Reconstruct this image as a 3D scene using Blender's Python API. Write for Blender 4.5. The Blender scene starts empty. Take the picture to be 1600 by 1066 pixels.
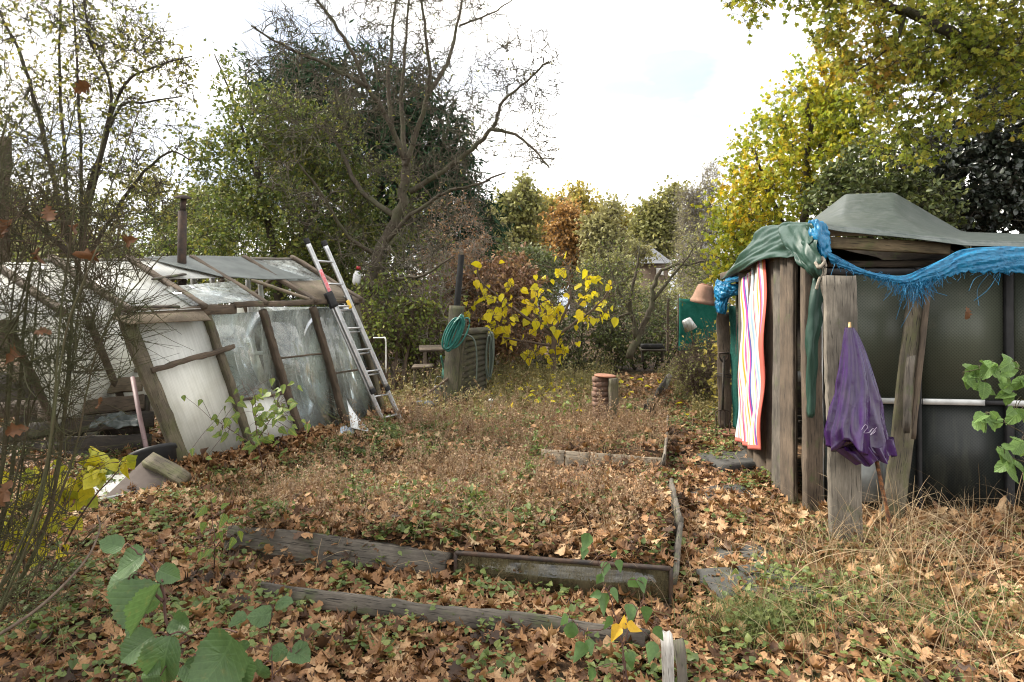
import bpy, math, random
import numpy as np
from mathutils import Vector, Matrix

# ------------------------------------------------------------------ camera, world, sun
sc = bpy.context.scene
COL = sc.collection
CAM_H, FPX, HOR = 1.6, 1067.0, 480.0          # eye height, focal length and horizon in photo pixels
cam = bpy.data.cameras.new('camera'); cam_o = bpy.data.objects.new('camera', cam); COL.objects.link(cam_o)
cam_o.location = (0, 0, CAM_H); cam_o.rotation_euler = (math.radians(90), 0, 0)
cam.sensor_width = 36; cam.lens = 24.0; cam.shift_y = -(533 - HOR) / 1600.0
cam.clip_start = 0.05; cam.clip_end = 2000
sc.camera = cam_o
SUN_ELEV, SUN_AZ = math.radians(44), math.radians(-72)     # azimuth from +Y towards +X
world = bpy.data.worlds.new('World'); sc.world = world; world.use_nodes = True
wt = world.node_tree; wt.nodes.clear()
def wn(t): return wt.nodes.new(t)
w_out = wn('ShaderNodeOutputWorld'); w_bg = wn('ShaderNodeBackground'); w_bg.inputs['Strength'].default_value = 0.145
sky = wn('ShaderNodeTexSky'); sky.sky_type = 'NISHITA'; sky.sun_disc = False
sky.sun_elevation = SUN_ELEV; sky.sun_rotation = SUN_AZ; sky.dust_density = 1.5
tc = wn('ShaderNodeTexCoord'); mp = wn('ShaderNodeMapping'); mp.inputs['Scale'].default_value = (1, 1, 2.6)
mp.inputs['Location'].default_value = (3.1, 0.4, 0.3)
nz = wn('ShaderNodeTexNoise'); nz.inputs['Scale'].default_value = 2.3; nz.inputs['Detail'].default_value = 7; nz.inputs['Roughness'].default_value = 0.55
rp = wn('ShaderNodeValToRGB'); rp.color_ramp.elements[0].position = 0.30; rp.color_ramp.elements[0].color = (.4, .4, .4, 1); rp.color_ramp.elements[1].position = 0.53
nz2 = wn('ShaderNodeTexNoise'); nz2.inputs['Scale'].default_value = 3.1; nz2.inputs['Detail'].default_value = 5
rp2 = wn('ShaderNodeValToRGB'); rp2.color_ramp.elements[0].color = (2.7, 2.85, 3.1, 1); rp2.color_ramp.elements[1].color = (8.0, 7.7, 7.2, 1)
rp2.color_ramp.elements[0].position = 0.38; rp2.color_ramp.elements[1].position = 0.55
wm = wn('ShaderNodeMixRGB')
L = wt.links.new
L(tc.outputs['Generated'], mp.inputs['Vector']); L(mp.outputs['Vector'], nz.inputs['Vector']); L(mp.outputs['Vector'], nz2.inputs['Vector'])
L(nz.outputs['Fac'], rp.inputs['Fac']); L(nz2.outputs['Fac'], rp2.inputs['Fac'])
L(rp.outputs['Color'], wm.inputs['Fac']); L(sky.outputs['Color'], wm.inputs['Color1']); L(rp2.outputs['Color'], wm.inputs['Color2'])
L(wm.outputs['Color'], w_bg.inputs['Color']); L(w_bg.outputs['Background'], w_out.inputs['Surface'])
sun = bpy.data.lights.new('sun', 'SUN'); sun.energy = 3.3; sun.angle = math.radians(14); sun.color = (1.0, 0.93, 0.82)
sun_o = bpy.data.objects.new('sun', sun); COL.objects.link(sun_o)
SUN_DIR = Vector((math.sin(SUN_AZ) * math.cos(SUN_ELEV), math.cos(SUN_AZ) * math.cos(SUN_ELEV), math.sin(SUN_ELEV)))
sun_o.rotation_euler = SUN_DIR.to_track_quat('Z', 'Y').to_euler(); sun_o.location = SUN_DIR * 60
vs = sc.view_settings; vs.view_transform = 'Standard'; vs.look = 'None'; vs.exposure = 1.45; vs.gamma = 1.0
sc.render.engine = 'CYCLES'
sc.cycles.use_denoising = True; sc.cycles.filter_width = 1.1
sc.cycles.max_bounces = 8; sc.cycles.transparent_max_bounces = 16
sc.cycles.caustics_reflective = False; sc.cycles.caustics_refractive = False

# ------------------------------------------------------------------ helpers
def W(px, py, d):                       # photo pixel at depth d -> world point
    return np.array([(px - 800) / FPX * d, d, CAM_H + (HOR - py) / FPX * d])
def WL(*pts): return np.array([W(*p) for p in pts])
def norm(v): return v / np.maximum(np.linalg.norm(v, axis=-1, keepdims=True), 1e-9)

def smooth(a, b, x):
    t = np.clip((x - a) / (b - a), 0, 1); return t * t * (3 - 2 * t)
def bed_mask(x, y):
    left = -1.85 - 0.02 * y; right = 0.86 + (y - 3.75) * 0.225
    front = 3.98 - 0.17 * x - 0.06
    return smooth(left, left + .3, x) * smooth(right + .02, right - .06, x) * smooth(front, front + .1, y) * smooth(13, 8, y)
def gh(x, y):                           # ground height
    x = np.asarray(x, float); y = np.asarray(y, float)
    n = .035 * np.sin(x * 1.7 + 1.3) * np.sin(y * 1.3 + .4) + .02 * np.sin(x * 4.1 + y * 2.3) + .012 * np.sin(x * 7.7 - y * 5.9 + 1)
    f = np.exp(-((np.hypot(x, y)) / 40) ** 2)
    return n * f + bed_mask(x, y) * (.15 * (1 - smooth(4.6, 6.2, y)) + .02 + .11 * smooth(6.68, 6.8, y) * (1 - smooth(7.2, 9.5, y)))
def G(px, py):                          # photo pixel on the flat ground -> world point
    d = CAM_H * FPX / (py - HOR); p = W(px, py, d); p[2] = gh(p[0], p[1]); return p

MW = {}
def ident(o, M): MW[o.name] = M
def put(o, parent, M):
    COL.objects.link(o)
    if parent is not None:
        o.parent = parent; o.matrix_local = MW[parent.name].inverted() @ M
    else:
        o.matrix_world = M
    MW[o.name] = M
    return o
def tag(o, label=None, cat=None, group=None, kind=None):
    if label: o['label'] = label
    if cat: o['category'] = cat
    if group: o['group'] = group
    if kind: o['kind'] = kind
    return o
def thing(name, label, cat, loc, group=None):
    o = bpy.data.objects.new(name, None); o.empty_display_size = .1
    put(o, None, Matrix.Translation(Vector([float(c) for c in loc]))); return tag(o, label, cat, group)
def to_mesh(name, V, faces, smooth_=False, mats=None, uv=None):
    """faces: list of (m,k) int arrays"""
    me = bpy.data.meshes.new(name)
    V = np.ascontiguousarray(V, dtype=np.float32)
    faces = [np.asarray(f, dtype=np.int32) for f in faces if len(f)]
    li = np.concatenate([f.ravel() for f in faces]); cnt = np.concatenate([np.full(len(f), f.shape[1], np.int32) for f in faces])
    ls = np.concatenate([[0], np.cumsum(cnt)[:-1]]).astype(np.int32)
    me.vertices.add(len(V)); me.vertices.foreach_set('co', V.ravel())
    me.loops.add(len(li)); me.loops.foreach_set('vertex_index', li)
    me.polygons.add(len(cnt)); me.polygons.foreach_set('loop_start', ls)
    if smooth_: me.polygons.foreach_set('use_smooth', np.ones(len(cnt), bool))
    me.update(calc_edges=True)
    if uv is not None:
        at = me.attributes.new('blade', 'FLOAT2', 'POINT'); at.data.foreach_set('vector', np.ascontiguousarray(uv, np.float32).ravel())
    return me
def mk(name, V, faces, mat, parent=None, smooth_=False, origin=None, uv=None):
    """a mesh given in world coordinates, linked as ONE object"""
    V = np.asarray(V, float)
    if origin is None:
        if parent is not None: origin = np.array(MW[parent.name].translation)
        else: origin = np.array([V[:, 0].mean(), V[:, 1].mean(), V[:, 2].min()])
    me = to_mesh(name, V - origin, faces, smooth_, uv=uv)
    if mat: me.materials.append(mat)
    o = bpy.data.objects.new(name, me)
    return put(o, parent, Matrix.Translation(Vector([float(c) for c in origin])))
class MB:                                # collects shapes into one mesh
    def __init__(s): s.V = []; s.F = {}; s.n = 0
    def add(s, V, F):
        V = np.asarray(V, float)
        for f in F:
            f = np.asarray(f, int)
            if len(f): s.F.setdefault(f.shape[1], []).append(f + s.n)
        s.V.append(V); s.n += len(V); return s
    def build(s, name, mat, parent=None, smooth_=False, origin=None):
        return mk(name, np.concatenate(s.V), [np.concatenate(v) for v in s.F.values()], mat, parent, smooth_, origin)
BOXF = np.array([[0, 1, 3, 2], [4, 6, 7, 5], [0, 4, 5, 1], [2, 3, 7, 6], [0, 2, 6, 4], [1, 5, 7, 3]])
def hexa(p):                             # eight corners: order (x0y0z0, x0y0z1, x0y1z0, x0y1z1, x1...)
    return np.asarray(p, float), [BOXF[:, ::-1]]
def slab(quad, th):                      # quad of 4 points (around) thickened along its normal
    q = np.asarray(quad, float); n = norm(np.cross(q[1] - q[0], q[3] - q[0])) * th
    V = np.concatenate([q, q + n]); F = np.array([[3, 2, 1, 0], [4, 5, 6, 7], [0, 1, 5, 4], [1, 2, 6, 5], [2, 3, 7, 6], [3, 0, 4, 7]])
    return V, [F]
def grid_faces(r, c):
    i = np.arange(r * c).reshape(r, c)
    return np.stack([i[:-1, :-1], i[:-1, 1:], i[1:, 1:], i[1:, :-1]], -1).reshape(-1, 4)
def tube_arr(P, R, sides=6, caps=False):
    """P (m,n,3), R (m,n) -> V, F"""
    P = np.asarray(P, float); R = np.asarray(R, float); m, n, _ = P.shape
    T = norm(np.gradient(P, axis=1))
    ref = np.where(np.abs(T[:, :1, 2:3]) > .8, np.array([1., 0.13, 0]), np.array([0.05, 0.03, 1.])); ref = np.broadcast_to(ref, T.shape)
    N = norm(np.cross(T, ref)); B = np.cross(T, N)
    a = np.arange(sides) / sides * 2 * np.pi
    ring = P[:, :, None] + R[:, :, None, None] * (np.cos(a)[:, None] * N[:, :, None] + np.sin(a)[:, None] * B[:, :, None])
    idx = np.arange(m * n * sides).reshape(m, n, sides)
    A = idx[:, :-1]; Bn = idx[:, 1:]
    F = np.stack([A, np.roll(A, -1, 2), np.roll(Bn, -1, 2), Bn], -1).reshape(-1, 4)
    fs = [F]
    if caps: fs.append(np.concatenate([idx[:, 0, ::-1], idx[:, -1]]))
    return ring.reshape(-1, 3), fs
def tube(pts, r, sides=8, caps=True):
    pts = np.asarray(pts, float); r = np.broadcast_to(np.asarray(r, float), (len(pts),))
    return tube_arr(pts[None], r[None], sides, caps)
def crom(pts, n):                        # Catmull-Rom through points
    p = np.asarray(pts, float); k = len(p)
    if k == 2: t = np.linspace(0, 1, n)[:, None]; return p[0] * (1 - t) + p[1] * t
    q = np.concatenate([[2 * p[0] - p[1]], p, [2 * p[-1] - p[-2]]])
    u = np.linspace(0, k - 1 - 1e-9, n); i = u.astype(int); t = (u - i)[:, None]
    a, b, c, d = q[i], q[i + 1], q[i + 2], q[i + 3]
    return .5 * ((2 * b) + (c - a) * t + (2 * a - 5 * b + 4 * c - d) * t * t + (3 * b - a - 3 * c + d) * t ** 3)
def patch(ctrl, nu, nv, wr=0.0, seed=0, freq=9.0, th=0.004, lin=0):
    """cloth through a grid of control points, with wrinkles and a thickness"""
    c = np.asarray(ctrl, float)
    if lin:
        li = lambda p, n: np.stack([np.interp(np.linspace(0, len(p) - 1, n), np.arange(len(p)), p[:, q]) for q in range(3)], -1)
        a = np.stack([li(row, nv) for row in c]); g = np.stack([li(a[:, j], nu) for j in range(nv)], 1)
        for _ in range(lin):
            g[1:-1] = g[1:-1] * .5 + (g[:-2] + g[2:]) * .25; g[:, 1:-1] = g[:, 1:-1] * .5 + (g[:, :-2] + g[:, 2:]) * .25
    else: a = np.stack([crom(row, nv) for row in c]); g = np.stack([crom(a[:, j], nu) for j in range(nv)], 1)
    du = np.gradient(g, axis=0); dv = np.gradient(g, axis=1); N = norm(np.cross(du, dv))
    if wr:
        r = np.random.default_rng(seed); h = np.zeros(g.shape[:2])
        u = np.linspace(0, 1, nu)[:, None]; v = np.linspace(0, 1, nv)[None]
        for k in range(14):
            fu, fv = r.normal(0, freq, 2); ph = r.uniform(0, 6.28)
            s = np.sin(fu * u + fv * v + ph + 1.2 * np.sin(2.3 * u + 3.1 * v + ph)); h += (np.abs(s) * 2 - 1) * r.uniform(.3, 1) / (1 + .05 * (abs(fu) + abs(fv)))
        g = g + N * (h * wr / 3)[..., None]
    V = np.concatenate([g.reshape(-1, 3), (g - N * th).reshape(-1, 3)])
    F = grid_faces(nu, nv); m = nu * nv; i = np.arange(m).reshape(nu, nv)
    rim = np.concatenate([i[0], i[1:, -1], i[-1, -2::-1], i[-2:0:-1, 0]]); nx = np.roll(rim, -1)
    side = np.stack([nx, rim, rim + m, nx + m], -1)
    return V, [F, F[:, ::-1] + m, side]
def lathe(prof, c, axis=(0, 0, 1), n=24):
    ax = norm(np.asarray(axis, float)); ref = np.array([1., 0, 0]) if abs(ax[0]) < .9 else np.array([0, 1., 0])
    u = norm(np.cross(ax, ref)); v = np.cross(ax, u); a = np.arange(n) / n * 2 * np.pi
    pr = np.asarray(prof, float)
    V = np.asarray(c, float) + pr[:, 1][:, None, None] * ax + pr[:, 0][:, None, None] * (np.cos(a)[:, None] * u + np.sin(a)[:, None] * v)
    i = np.arange(len(pr) * n).reshape(len(pr), n); A, B = i[:-1], i[1:]
    return V.reshape(-1, 3), [np.stack([A, np.roll(A, -1, 1), np.roll(B, -1, 1), B], -1).reshape(-1, 4), i[0][None, ::-1], i[-1][None]]
BOARD_N = [0]
def board(name, p0, p1, width, th, mat, parent=None, face=(0, -1, 0), rough=.004, ends=0.0, taper=1.0):
    """weathered plank from p0 to p1 (centre line); its wide face looks along `face`; grain runs along local X"""
    BOARD_N[0] += 1; r = np.random.default_rng(BOARD_N[0] + 77)
    p0 = np.asarray(p0, float); p1 = np.asarray(p1, float); ln = np.linalg.norm(p1 - p0)
    X = (p1 - p0) / ln; Z = np.asarray(face, float); Z = norm(Z - X * (Z @ X)); Y = np.cross(Z, X)
    n = max(6, int(ln / .06)); x = np.linspace(0, ln, n)
    e = min(.006, th * .25, width * .25); hw, ht = width / 2, th / 2
    prof = np.array([[-hw + e, -ht], [hw - e, -ht], [hw, -ht + e], [hw, ht - e], [hw - e, ht], [-hw + e, ht], [-hw, ht - e], [-hw, -ht + e]])
    wob = np.cumsum(r.normal(0, rough * .35, (n, 2)), 0); wob -= np.linspace(0, 1, n)[:, None] * wob[-1]
    tp = np.linspace(1, taper, n)
    V = np.zeros((n, 8, 3)); V[:, :, 0] = x[:, None]
    V[:, :, 1] = prof[:, 0] * tp[:, None] + wob[:, :1] + r.normal(0, rough * .25, (n, 8)); V[:, :, 2] = prof[:, 1] + wob[:, 1:] * .5 + r.normal(0, rough * .1, (n, 8))
    if ends: V[0, :, 0] += r.uniform(-1, 1, 8) * ends; V[-1, :, 0] += r.uniform(-1, 1, 8) * ends
    i = np.arange(n * 8).reshape(n, 8); A, B = i[:-1], i[1:]
    F = [np.stack([A, np.roll(A, -1, 1), np.roll(B, -1, 1), B], -1).reshape(-1, 4), i[0][None, ::-1], i[-1][None]]
    me = to_mesh(name, V.reshape(-1, 3), F); me.materials.append(mat)
    o = bpy.data.objects.new(name, me)
    M = Matrix(((X[0], Y[0], Z[0], p0[0]), (X[1], Y[1], Z[1], p0[1]), (X[2], Y[2], Z[2], p0[2]), (0, 0, 0, 1)))
    return put(o, parent, M)

# ------------------------------------------------------------------ leaves
def star(n, lobes, base=.55, depth=.45):
    a = np.linspace(-math.pi, math.pi, n, endpoint=False); r = base + depth * np.abs(np.cos(a * lobes / 2)) ** 1.6
    return np.stack([.5 * r * np.sin(a) * 1.1, .45 + .5 * r * np.cos(a)], 1)
SHAPES = {
    'quad': [(0, 0), (.3, .45), (0, 1), (-.3, .45)],
    'oval': [(0, 0), (.2, .18), (.28, .45), (.2, .75), (0, 1), (-.2, .75), (-.28, .45), (-.2, .18)],
    'heart': [(0, .06), (.14, -.03), (.33, .08), (.43, .3), (.36, .55), (.18, .8), (0, 1.03), (-.18, .8), (-.36, .55), (-.43, .3), (-.33, .08), (-.14, -.03)],
    'birch': [(0, 0), (.22, .08), (.34, .26), (.24, .5), (.12, .78), (0, 1), (-.12, .78), (-.24, .5), (-.34, .26), (-.22, .08)],
    'oak': [(0, 0), (.05, .12), (.17, .2), (.1, .3), (.27, .42), (.15, .5), (.3, .66), (.15, .72), (.16, .9), (0, 1), (-.14, .92), (-.14, .74), (-.3, .68), (-.14, .52), (-.28, .42), (-.1, .3), (-.16, .2), (-.05, .12)],
    'maple': [(0, 0), (.3, .06), (.22, .2), (.5, .42), (.3, .45), (.33, .68), (.14, .6), (0, 1), (-.14, .6), (-.33, .68), (-.3, .45), (-.5, .42), (-.22, .2), (-.3, .06)],
}
def hazel(n=80):
    t = np.arange(n) / n; a = t * 2 * np.pi; a = a - math.pi
    r = .5 + .016 * np.where(np.arange(n) % 2, 1, -1) + .03 * np.cos(a * 9) * (np.abs(a) < 2.6) * .6 * (np.abs(a) < 2.9)
    x = .92 * r * np.sin(a); y = .47 + r * np.cos(a) * np.where(np.cos(a) > 0, 1 + .18 * np.cos(a) ** 6, 1 - .16 * np.cos(a) ** 8)
    return np.stack([x, y], 1)
SHAPES['hazel'] = hazel()
SHAPES = {k: np.array(v, float) for k, v in SHAPES.items()}
def leaves(shape, P, A, N, S, rng, curl=.3, cup=.25, wav=0.0, aspect=1.0, rings=0):
    """one leaf per row: base point P, axis A, normal N, length S -> V, F, uv"""
    sh = SHAPES[shape].copy(); sh[:, 0] *= aspect; m = len(P); S = np.broadcast_to(np.asarray(S, float), (m,))
    A = norm(A); N = norm(N - A * (N * A).sum(1, keepdims=True)); B = np.cross(N, A)
    if shape == 'quad': pts = sh; k = 4; F0 = [np.array([[0, 1, 2, 3]])]
    else:
        k = len(sh); c = np.array([[0, .42]]); pts = np.concatenate([sh] + [c + (sh - c) * (1 - (q + 1) / (rings + 1)) for q in range(rings)] + [c]); F0 = []
        i = np.arange(k)
        for q in range(rings): F0.append(np.stack([i + q * k, (i + 1) % k + q * k, (i + 1) % k + (q + 1) * k, i + (q + 1) * k], -1))
        F0.append(np.stack([i + rings * k, (i + 1) % k + rings * k, np.full(k, (rings + 1) * k)], -1))
    u, v = pts[:, 0], pts[:, 1]
    cu = rng.normal(0, 1, (m, 1)) * curl; cp = rng.normal(.3, 1, (m, 1)) * cup; tw = rng.normal(0, 1, (m, 1)) * curl * .6
    h = cu * ((v - .4) ** 2)[None] * 2 + cp * (np.abs(u) * .9 + 2 * u ** 2)[None] + tw * (u * v)[None]
    if wav: h = h + rng.normal(0, wav, (m, len(u)))
    V = P[:, None] + S[:, None, None] * (v[None, :, None] * A[:, None] + u[None, :, None] * B[:, None] + h[..., None] * N[:, None])
    n = len(pts); off = (np.arange(m) * n)[:, None, None]
    F = [(f[None] + off).reshape(-1, f.shape[1]) for f in F0]
    uv = np.broadcast_to(pts[None], (m, n, 2)).reshape(-1, 2)
    return V.reshape(-1, 3), F, uv
def rdir(rng, m): return norm(rng.normal(size=(m, 3)))

# ------------------------------------------------------------------ trees
def inblobs(blobs, n, rng, shell=.55):
    """n points spread through ellipsoids ((cx,cy,cz),(rx,ry,rz)), denser near their surface"""
    w = np.array([np.prod(b[1]) ** (2 / 3) for b in blobs]); k = rng.choice(len(blobs), n, p=w / w.sum())
    c = np.array([b[0] for b in blobs], float)[k]; r = np.array([b[1] for b in blobs], float)[k]
    rad = rng.uniform(0, 1, (n, 1)) ** (1 / 3 * shell)
    p = c + rdir(rng, n) * rad * r
    return p + rng.normal(0, .04, p.shape) * r
def fill(limbs, targets, rng, up=.3, jit=.06, rk=.010, rmin=.003, nseg=6, wander=.35):
    """limbs: list of (points, r0, r1). every target is joined to the nearest branch by a curved twig"""
    out = []; P = []; R = []; D = []
    for pts, r0, r1 in limbs:
        q = crom(pts, max(8, len(pts) * 4)); q[1:-1] += rng.normal(0, r0 * .2, (len(q) - 2, 3)); rr = r0 + (r1 - r0) * np.linspace(0, 1, len(q)) ** .8
        out.append((q, rr)); P.append(q[2:]); R.append(rr[2:]); D.append(norm(np.gradient(q, axis=0))[2:])
    P = np.concatenate(P); R = np.concatenate(R); D = np.concatenate(D); n0 = len(P); cap = n0 + len(targets) * (nseg - 1)
    bP = np.zeros((cap, 3)); bR = np.zeros(cap); bD = np.zeros((cap, 3)); bP[:n0] = P; bR[:n0] = R; bD[:n0] = D; n = n0
    d0 = np.array([((P - t) ** 2).sum(1).min() for t in targets]); tt = np.linspace(0, 1, nseg)[:, None]
    polys = np.zeros((len(targets), nseg, 3)); prad = np.zeros((len(targets), nseg))
    for k, ti in enumerate(np.argsort(d0)):
        t = targets[ti]; v = bP[:n] - t; d2 = (v ** 2).sum(1) + up * np.maximum(0, v[:, 2]) ** 2 * 3
        i = int(np.argmin(d2)); p0 = bP[i]; d = math.sqrt(((p0 - t) ** 2).sum()) + 1e-4
        p1 = p0 + (bD[i] * .55 + rng.normal(0, wander, 3)) * d * .5 + np.array([0, 0, up * d * .15])
        q = p0 * (1 - tt) ** 2 + 2 * p1 * tt * (1 - tt) + t * tt ** 2
        q[1:-1] += rng.normal(0, jit * d, (nseg - 2, 3))
        r0 = min(bR[i] * .75, rk * d + rmin * 1.3); rr = r0 + (rmin - r0) * tt[:, 0]; rr = np.maximum(rr, rmin * .6)
        polys[k] = q; prad[k] = rr
        bP[n:n + nseg - 1] = q[1:]; bR[n:n + nseg - 1] = rr[1:]; bD[n:n + nseg - 1] = norm(np.gradient(q, axis=0))[1:]; n += nseg - 1
    return out, polys, prad
def twigs(polys, n_each, length, rng, r=.002, nseg=4, up=.2, spread=.9, lo=.3):
    m = len(polys) * n_each; k = np.repeat(np.arange(len(polys)), n_each); s = polys.shape[1]
    f = rng.uniform(lo, 1, m) * (s - 1); i = np.minimum(f.astype(int), s - 2); t = (f - i)[:, None]
    b = polys[k, i] * (1 - t) + polys[k, i + 1] * t; tan = norm(polys[k, i + 1] - polys[k, i])
    d = norm(tan * (1 - spread * .5) + rdir(rng, m) * spread + np.array([0, 0, up])); ln = length * rng.uniform(.4, 1.3, (m, 1))
    d2 = norm(d + rdir(rng, m) * .45 + np.array([0, 0, up * .6])); tt = np.linspace(0, 1, nseg)
    P = b[:, None] + ln[:, None] * (d[:, None] * (tt - .35 * tt ** 2)[None, :, None] + d2[:, None] * (.45 * tt ** 2)[None, :, None])
    R = np.broadcast_to(r * (1 - .6 * tt), (m, nseg)).copy()
    return P, R
def tree_wood(name, limbs_out, sets, mat, parent, sides=(8, 4)):
    mb = MB()
    for q, rr in limbs_out: mb.add(*tube(q, rr, sides[0], True))
    for P, R in sets:
        if len(P): mb.add(*tube_arr(P, R, sides[1]))
    return mb.build(name, mat, parent, True)
def leaf_on(polys, n, rng, lo=.2):
    k = rng.integers(0, len(polys), n); s = polys.shape[1]; f = rng.uniform(lo, 1, n) * (s - 1); i = np.minimum(f.astype(int), s - 2); t = (f - i)[:, None]
    return polys[k, i] * (1 - t) + polys[k, i + 1] * t, norm(polys[k, i + 1] - polys[k, i])
def crown(name, polys, n, size, shape, mat, parent, rng, droop=.4, up=.5, curl=.25, cup=.25, lo=.2, scatter=.0, aspect=1.0):
    P, T = leaf_on(polys, n, rng, lo)
    if scatter: P = P + rng.normal(0, scatter, P.shape)
    A = norm(T * .5 + rdir(rng, n) * .9 - np.array([0, 0, droop])); N = rdir(rng, n) * .8 + np.array([0, -.15, up])
    V, F, uv = leaves(shape, P, A, N, size * rng.uniform(.6, 1.25, n), rng, curl, cup, aspect=aspect)
    return mk(name, V, F, mat, parent)
# ------------------------------------------------------------------ materials
class NT:
    def __init__(s, name):
        s.m = bpy.data.materials.new(name); s.m.use_nodes = True; s.t = s.m.node_tree; s.t.nodes.clear(); s.out = s.n('ShaderNodeOutputMaterial')
    def n(s, ty, props=None, **kw):
        nd = s.t.nodes.new(ty)
        for k, v in (props or {}).items(): setattr(nd, k, v)
        for k, v in kw.items(): s.set(nd.inputs[k.replace('_', ' ')], v)
        return nd
    def set(s, inp, v):
        if isinstance(v, bpy.types.NodeSocket): s.t.links.new(v, inp)
        else:
            if isinstance(v, tuple) and len(v) == 3 and inp.type == 'RGBA': v = v + (1,)
            inp.default_value = v
    def coord(s, scale=(1, 1, 1), kind='Object'):
        c = s.n('ShaderNodeTexCoord'); m = s.n('ShaderNodeMapping', Scale=scale); s.t.links.new(c.outputs[kind], m.inputs['Vector']); return m.outputs['Vector']
    def noise(s, vec, scale, detail=4, rough=.55, dist=0):
        return s.n('ShaderNodeTexNoise', Vector=vec, Scale=scale, Detail=detail, Roughness=rough, Distortion=dist).outputs['Fac']
    def ramp(s, fac, stops, interp='LINEAR'):
        r = s.n('ShaderNodeValToRGB', Fac=fac); e = r.color_ramp; e.interpolation = interp
        while len(e.elements) < len(stops): e.elements.new(.5)
        for q, (p, c) in zip(e.elements, stops): q.position = p; q.color = (c if len(c) == 4 else tuple(c) + (1,)) if isinstance(c, tuple) else (c, c, c, 1)
        return r.outputs['Color']
    def mix(s, fac, a, b, mode='MIX'):
        m = s.n('ShaderNodeMixRGB', {'blend_type': mode}); s.set(m.inputs[0], fac); s.set(m.inputs[1], a); s.set(m.inputs[2], b); return m.outputs[0]
    def math(s, op, a, b=0.0):
        m = s.n('ShaderNodeMath', {'operation': op}); s.set(m.inputs[0], a); s.set(m.inputs[1], b); return m.outputs[0]
    def bump(s, h, strength=.3, dist=.01):
        return s.n('ShaderNodeBump', Height=h, Strength=strength, Distance=dist).outputs['Normal']
    def bsdf(s, **kw): return s.n('ShaderNodeBsdfPrincipled', **kw)
    def finish(s, sh): s.t.links.new(sh if isinstance(sh, bpy.types.NodeSocket) else sh.outputs[0], s.out.inputs['Surface']); return s.m

def wood(name, dark, light, moss=0.0, mosscol=(.07, .09, .03), rough=.85, bump=.5, knots=True):
    t = NT(name); oi = t.n('ShaderNodeObjectInfo').outputs['Random']
    c = t.coord((2.2, 52, 52)); ad = t.n('ShaderNodeVectorMath', {'operation': 'ADD'}); t.t.links.new(c, ad.inputs[0])
    cx = t.n('ShaderNodeCombineXYZ', X=t.math('MULTIPLY', oi, 37.0), Y=t.math('MULTIPLY', oi, 91.0)); t.t.links.new(cx.outputs[0], ad.inputs[1]); c = ad.outputs[0]
    g = t.noise(c, 1.6, 6, .65, 1.2); g2 = t.noise(c, 6.5, 4, .7)
    col = t.ramp(t.math('ADD', t.math('MULTIPLY', g, .65), t.math('MULTIPLY', g2, .35)), [(.3, dark), (.5, tuple((a + b) / 2 for a, b in zip(dark, light))), (.68, light)])
    c2 = t.coord((1.5, 2.5, 2.5)); big = t.noise(c2, 2.2, 5, .6)
    col = t.mix(t.ramp(big, [(.38, .75), (.62, .0)]), col, tuple(x * .55 for x in dark))
    if moss:
        mf = t.ramp(t.noise(c2, 3.7, 6, .7), [(.62 - moss * .35, 0.0), (.75 - moss * .25, .85)]); col = t.mix(mf, col, mosscol)
    crack = t.ramp(t.noise(c, 3.1, 2, .5, .6), [(.33, .0), (.40, 1.0)])
    col = t.mix(crack, tuple(x * .35 for x in dark), col)
    h = t.math('ADD', t.math('MULTIPLY', g2, .5), t.math('MULTIPLY', crack, .6))
    return t.finish(t.bsdf(Base_Color=col, Roughness=rough, Normal=t.bump(h, bump, .006)))
def leafmat(name, stops, trans=.35, rough=.55, clump=.35, cscale=1.2, veins=0.0, spec=.35):
    t = NT(name); ri = t.n('ShaderNodeNewGeometry').outputs['Random Per Island']
    nz = t.noise(t.coord(), cscale, 3)
    nzc = t.ramp(nz, [(.3, 0.0), (.7, 1.0)])
    f = t.math('ADD', t.math('MULTIPLY', ri, 1 - clump), t.math('MULTIPLY', nzc, clump))
    col = t.ramp(f, stops)
    fine = t.noise(t.coord(), 90, 2); col = t.mix(t.ramp(fine, [(.35, .25), (.6, 0.0)]), col, tuple(c * .5 for c in stops[0][1]))
    kw = {}
    if veins:
        at = t.n('ShaderNodeAttribute', {'attribute_name': 'blade'}); sp = t.n('ShaderNodeSeparateXYZ', Vector=at.outputs['Vector'])
        au = t.math('ABSOLUTE', sp.outputs[0]); w = t.math('SUBTRACT', sp.outputs[1], t.math('MULTIPLY', au, .75))
        s1 = t.math('POWER', t.math('ABSOLUTE', t.math('SINE', t.math('MULTIPLY', w, 24))), .35); s2 = t.ramp(au, [(.006, 0.0), (.03, 1.0)])
        v = t.math('MULTIPLY', s1, s2); col = t.mix(t.ramp(t.noise(t.coord(), 30, 4, .7), [(.58, .0), (.72, .5)]), col, (.16, .15, .05)); col = t.mix(t.ramp(v, [(.2, veins), (.75, 0.0)]), col, tuple(min(1, c * 1.6 + .03) for c in stops[-1][1]))
        kw['Normal'] = t.bump(v, .25, .003)
    b = t.bsdf(Base_Color=col, Roughness=rough, **{'Specular IOR Level'.replace(' ', '_'): spec}, **kw)
    if trans <= 0: return t.finish(b)
    tr = t.n('ShaderNodeBsdfTranslucent', Color=t.mix(.5, col, t.mix(1.0, col, (1.0, 1.0, .55), 'MULTIPLY')))
    mx = t.n('ShaderNodeMixShader', Fac=trans); t.t.links.new(b.outputs[0], mx.inputs[1]); t.t.links.new(tr.outputs[0], mx.inputs[2])
    return t.finish(mx)
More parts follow.
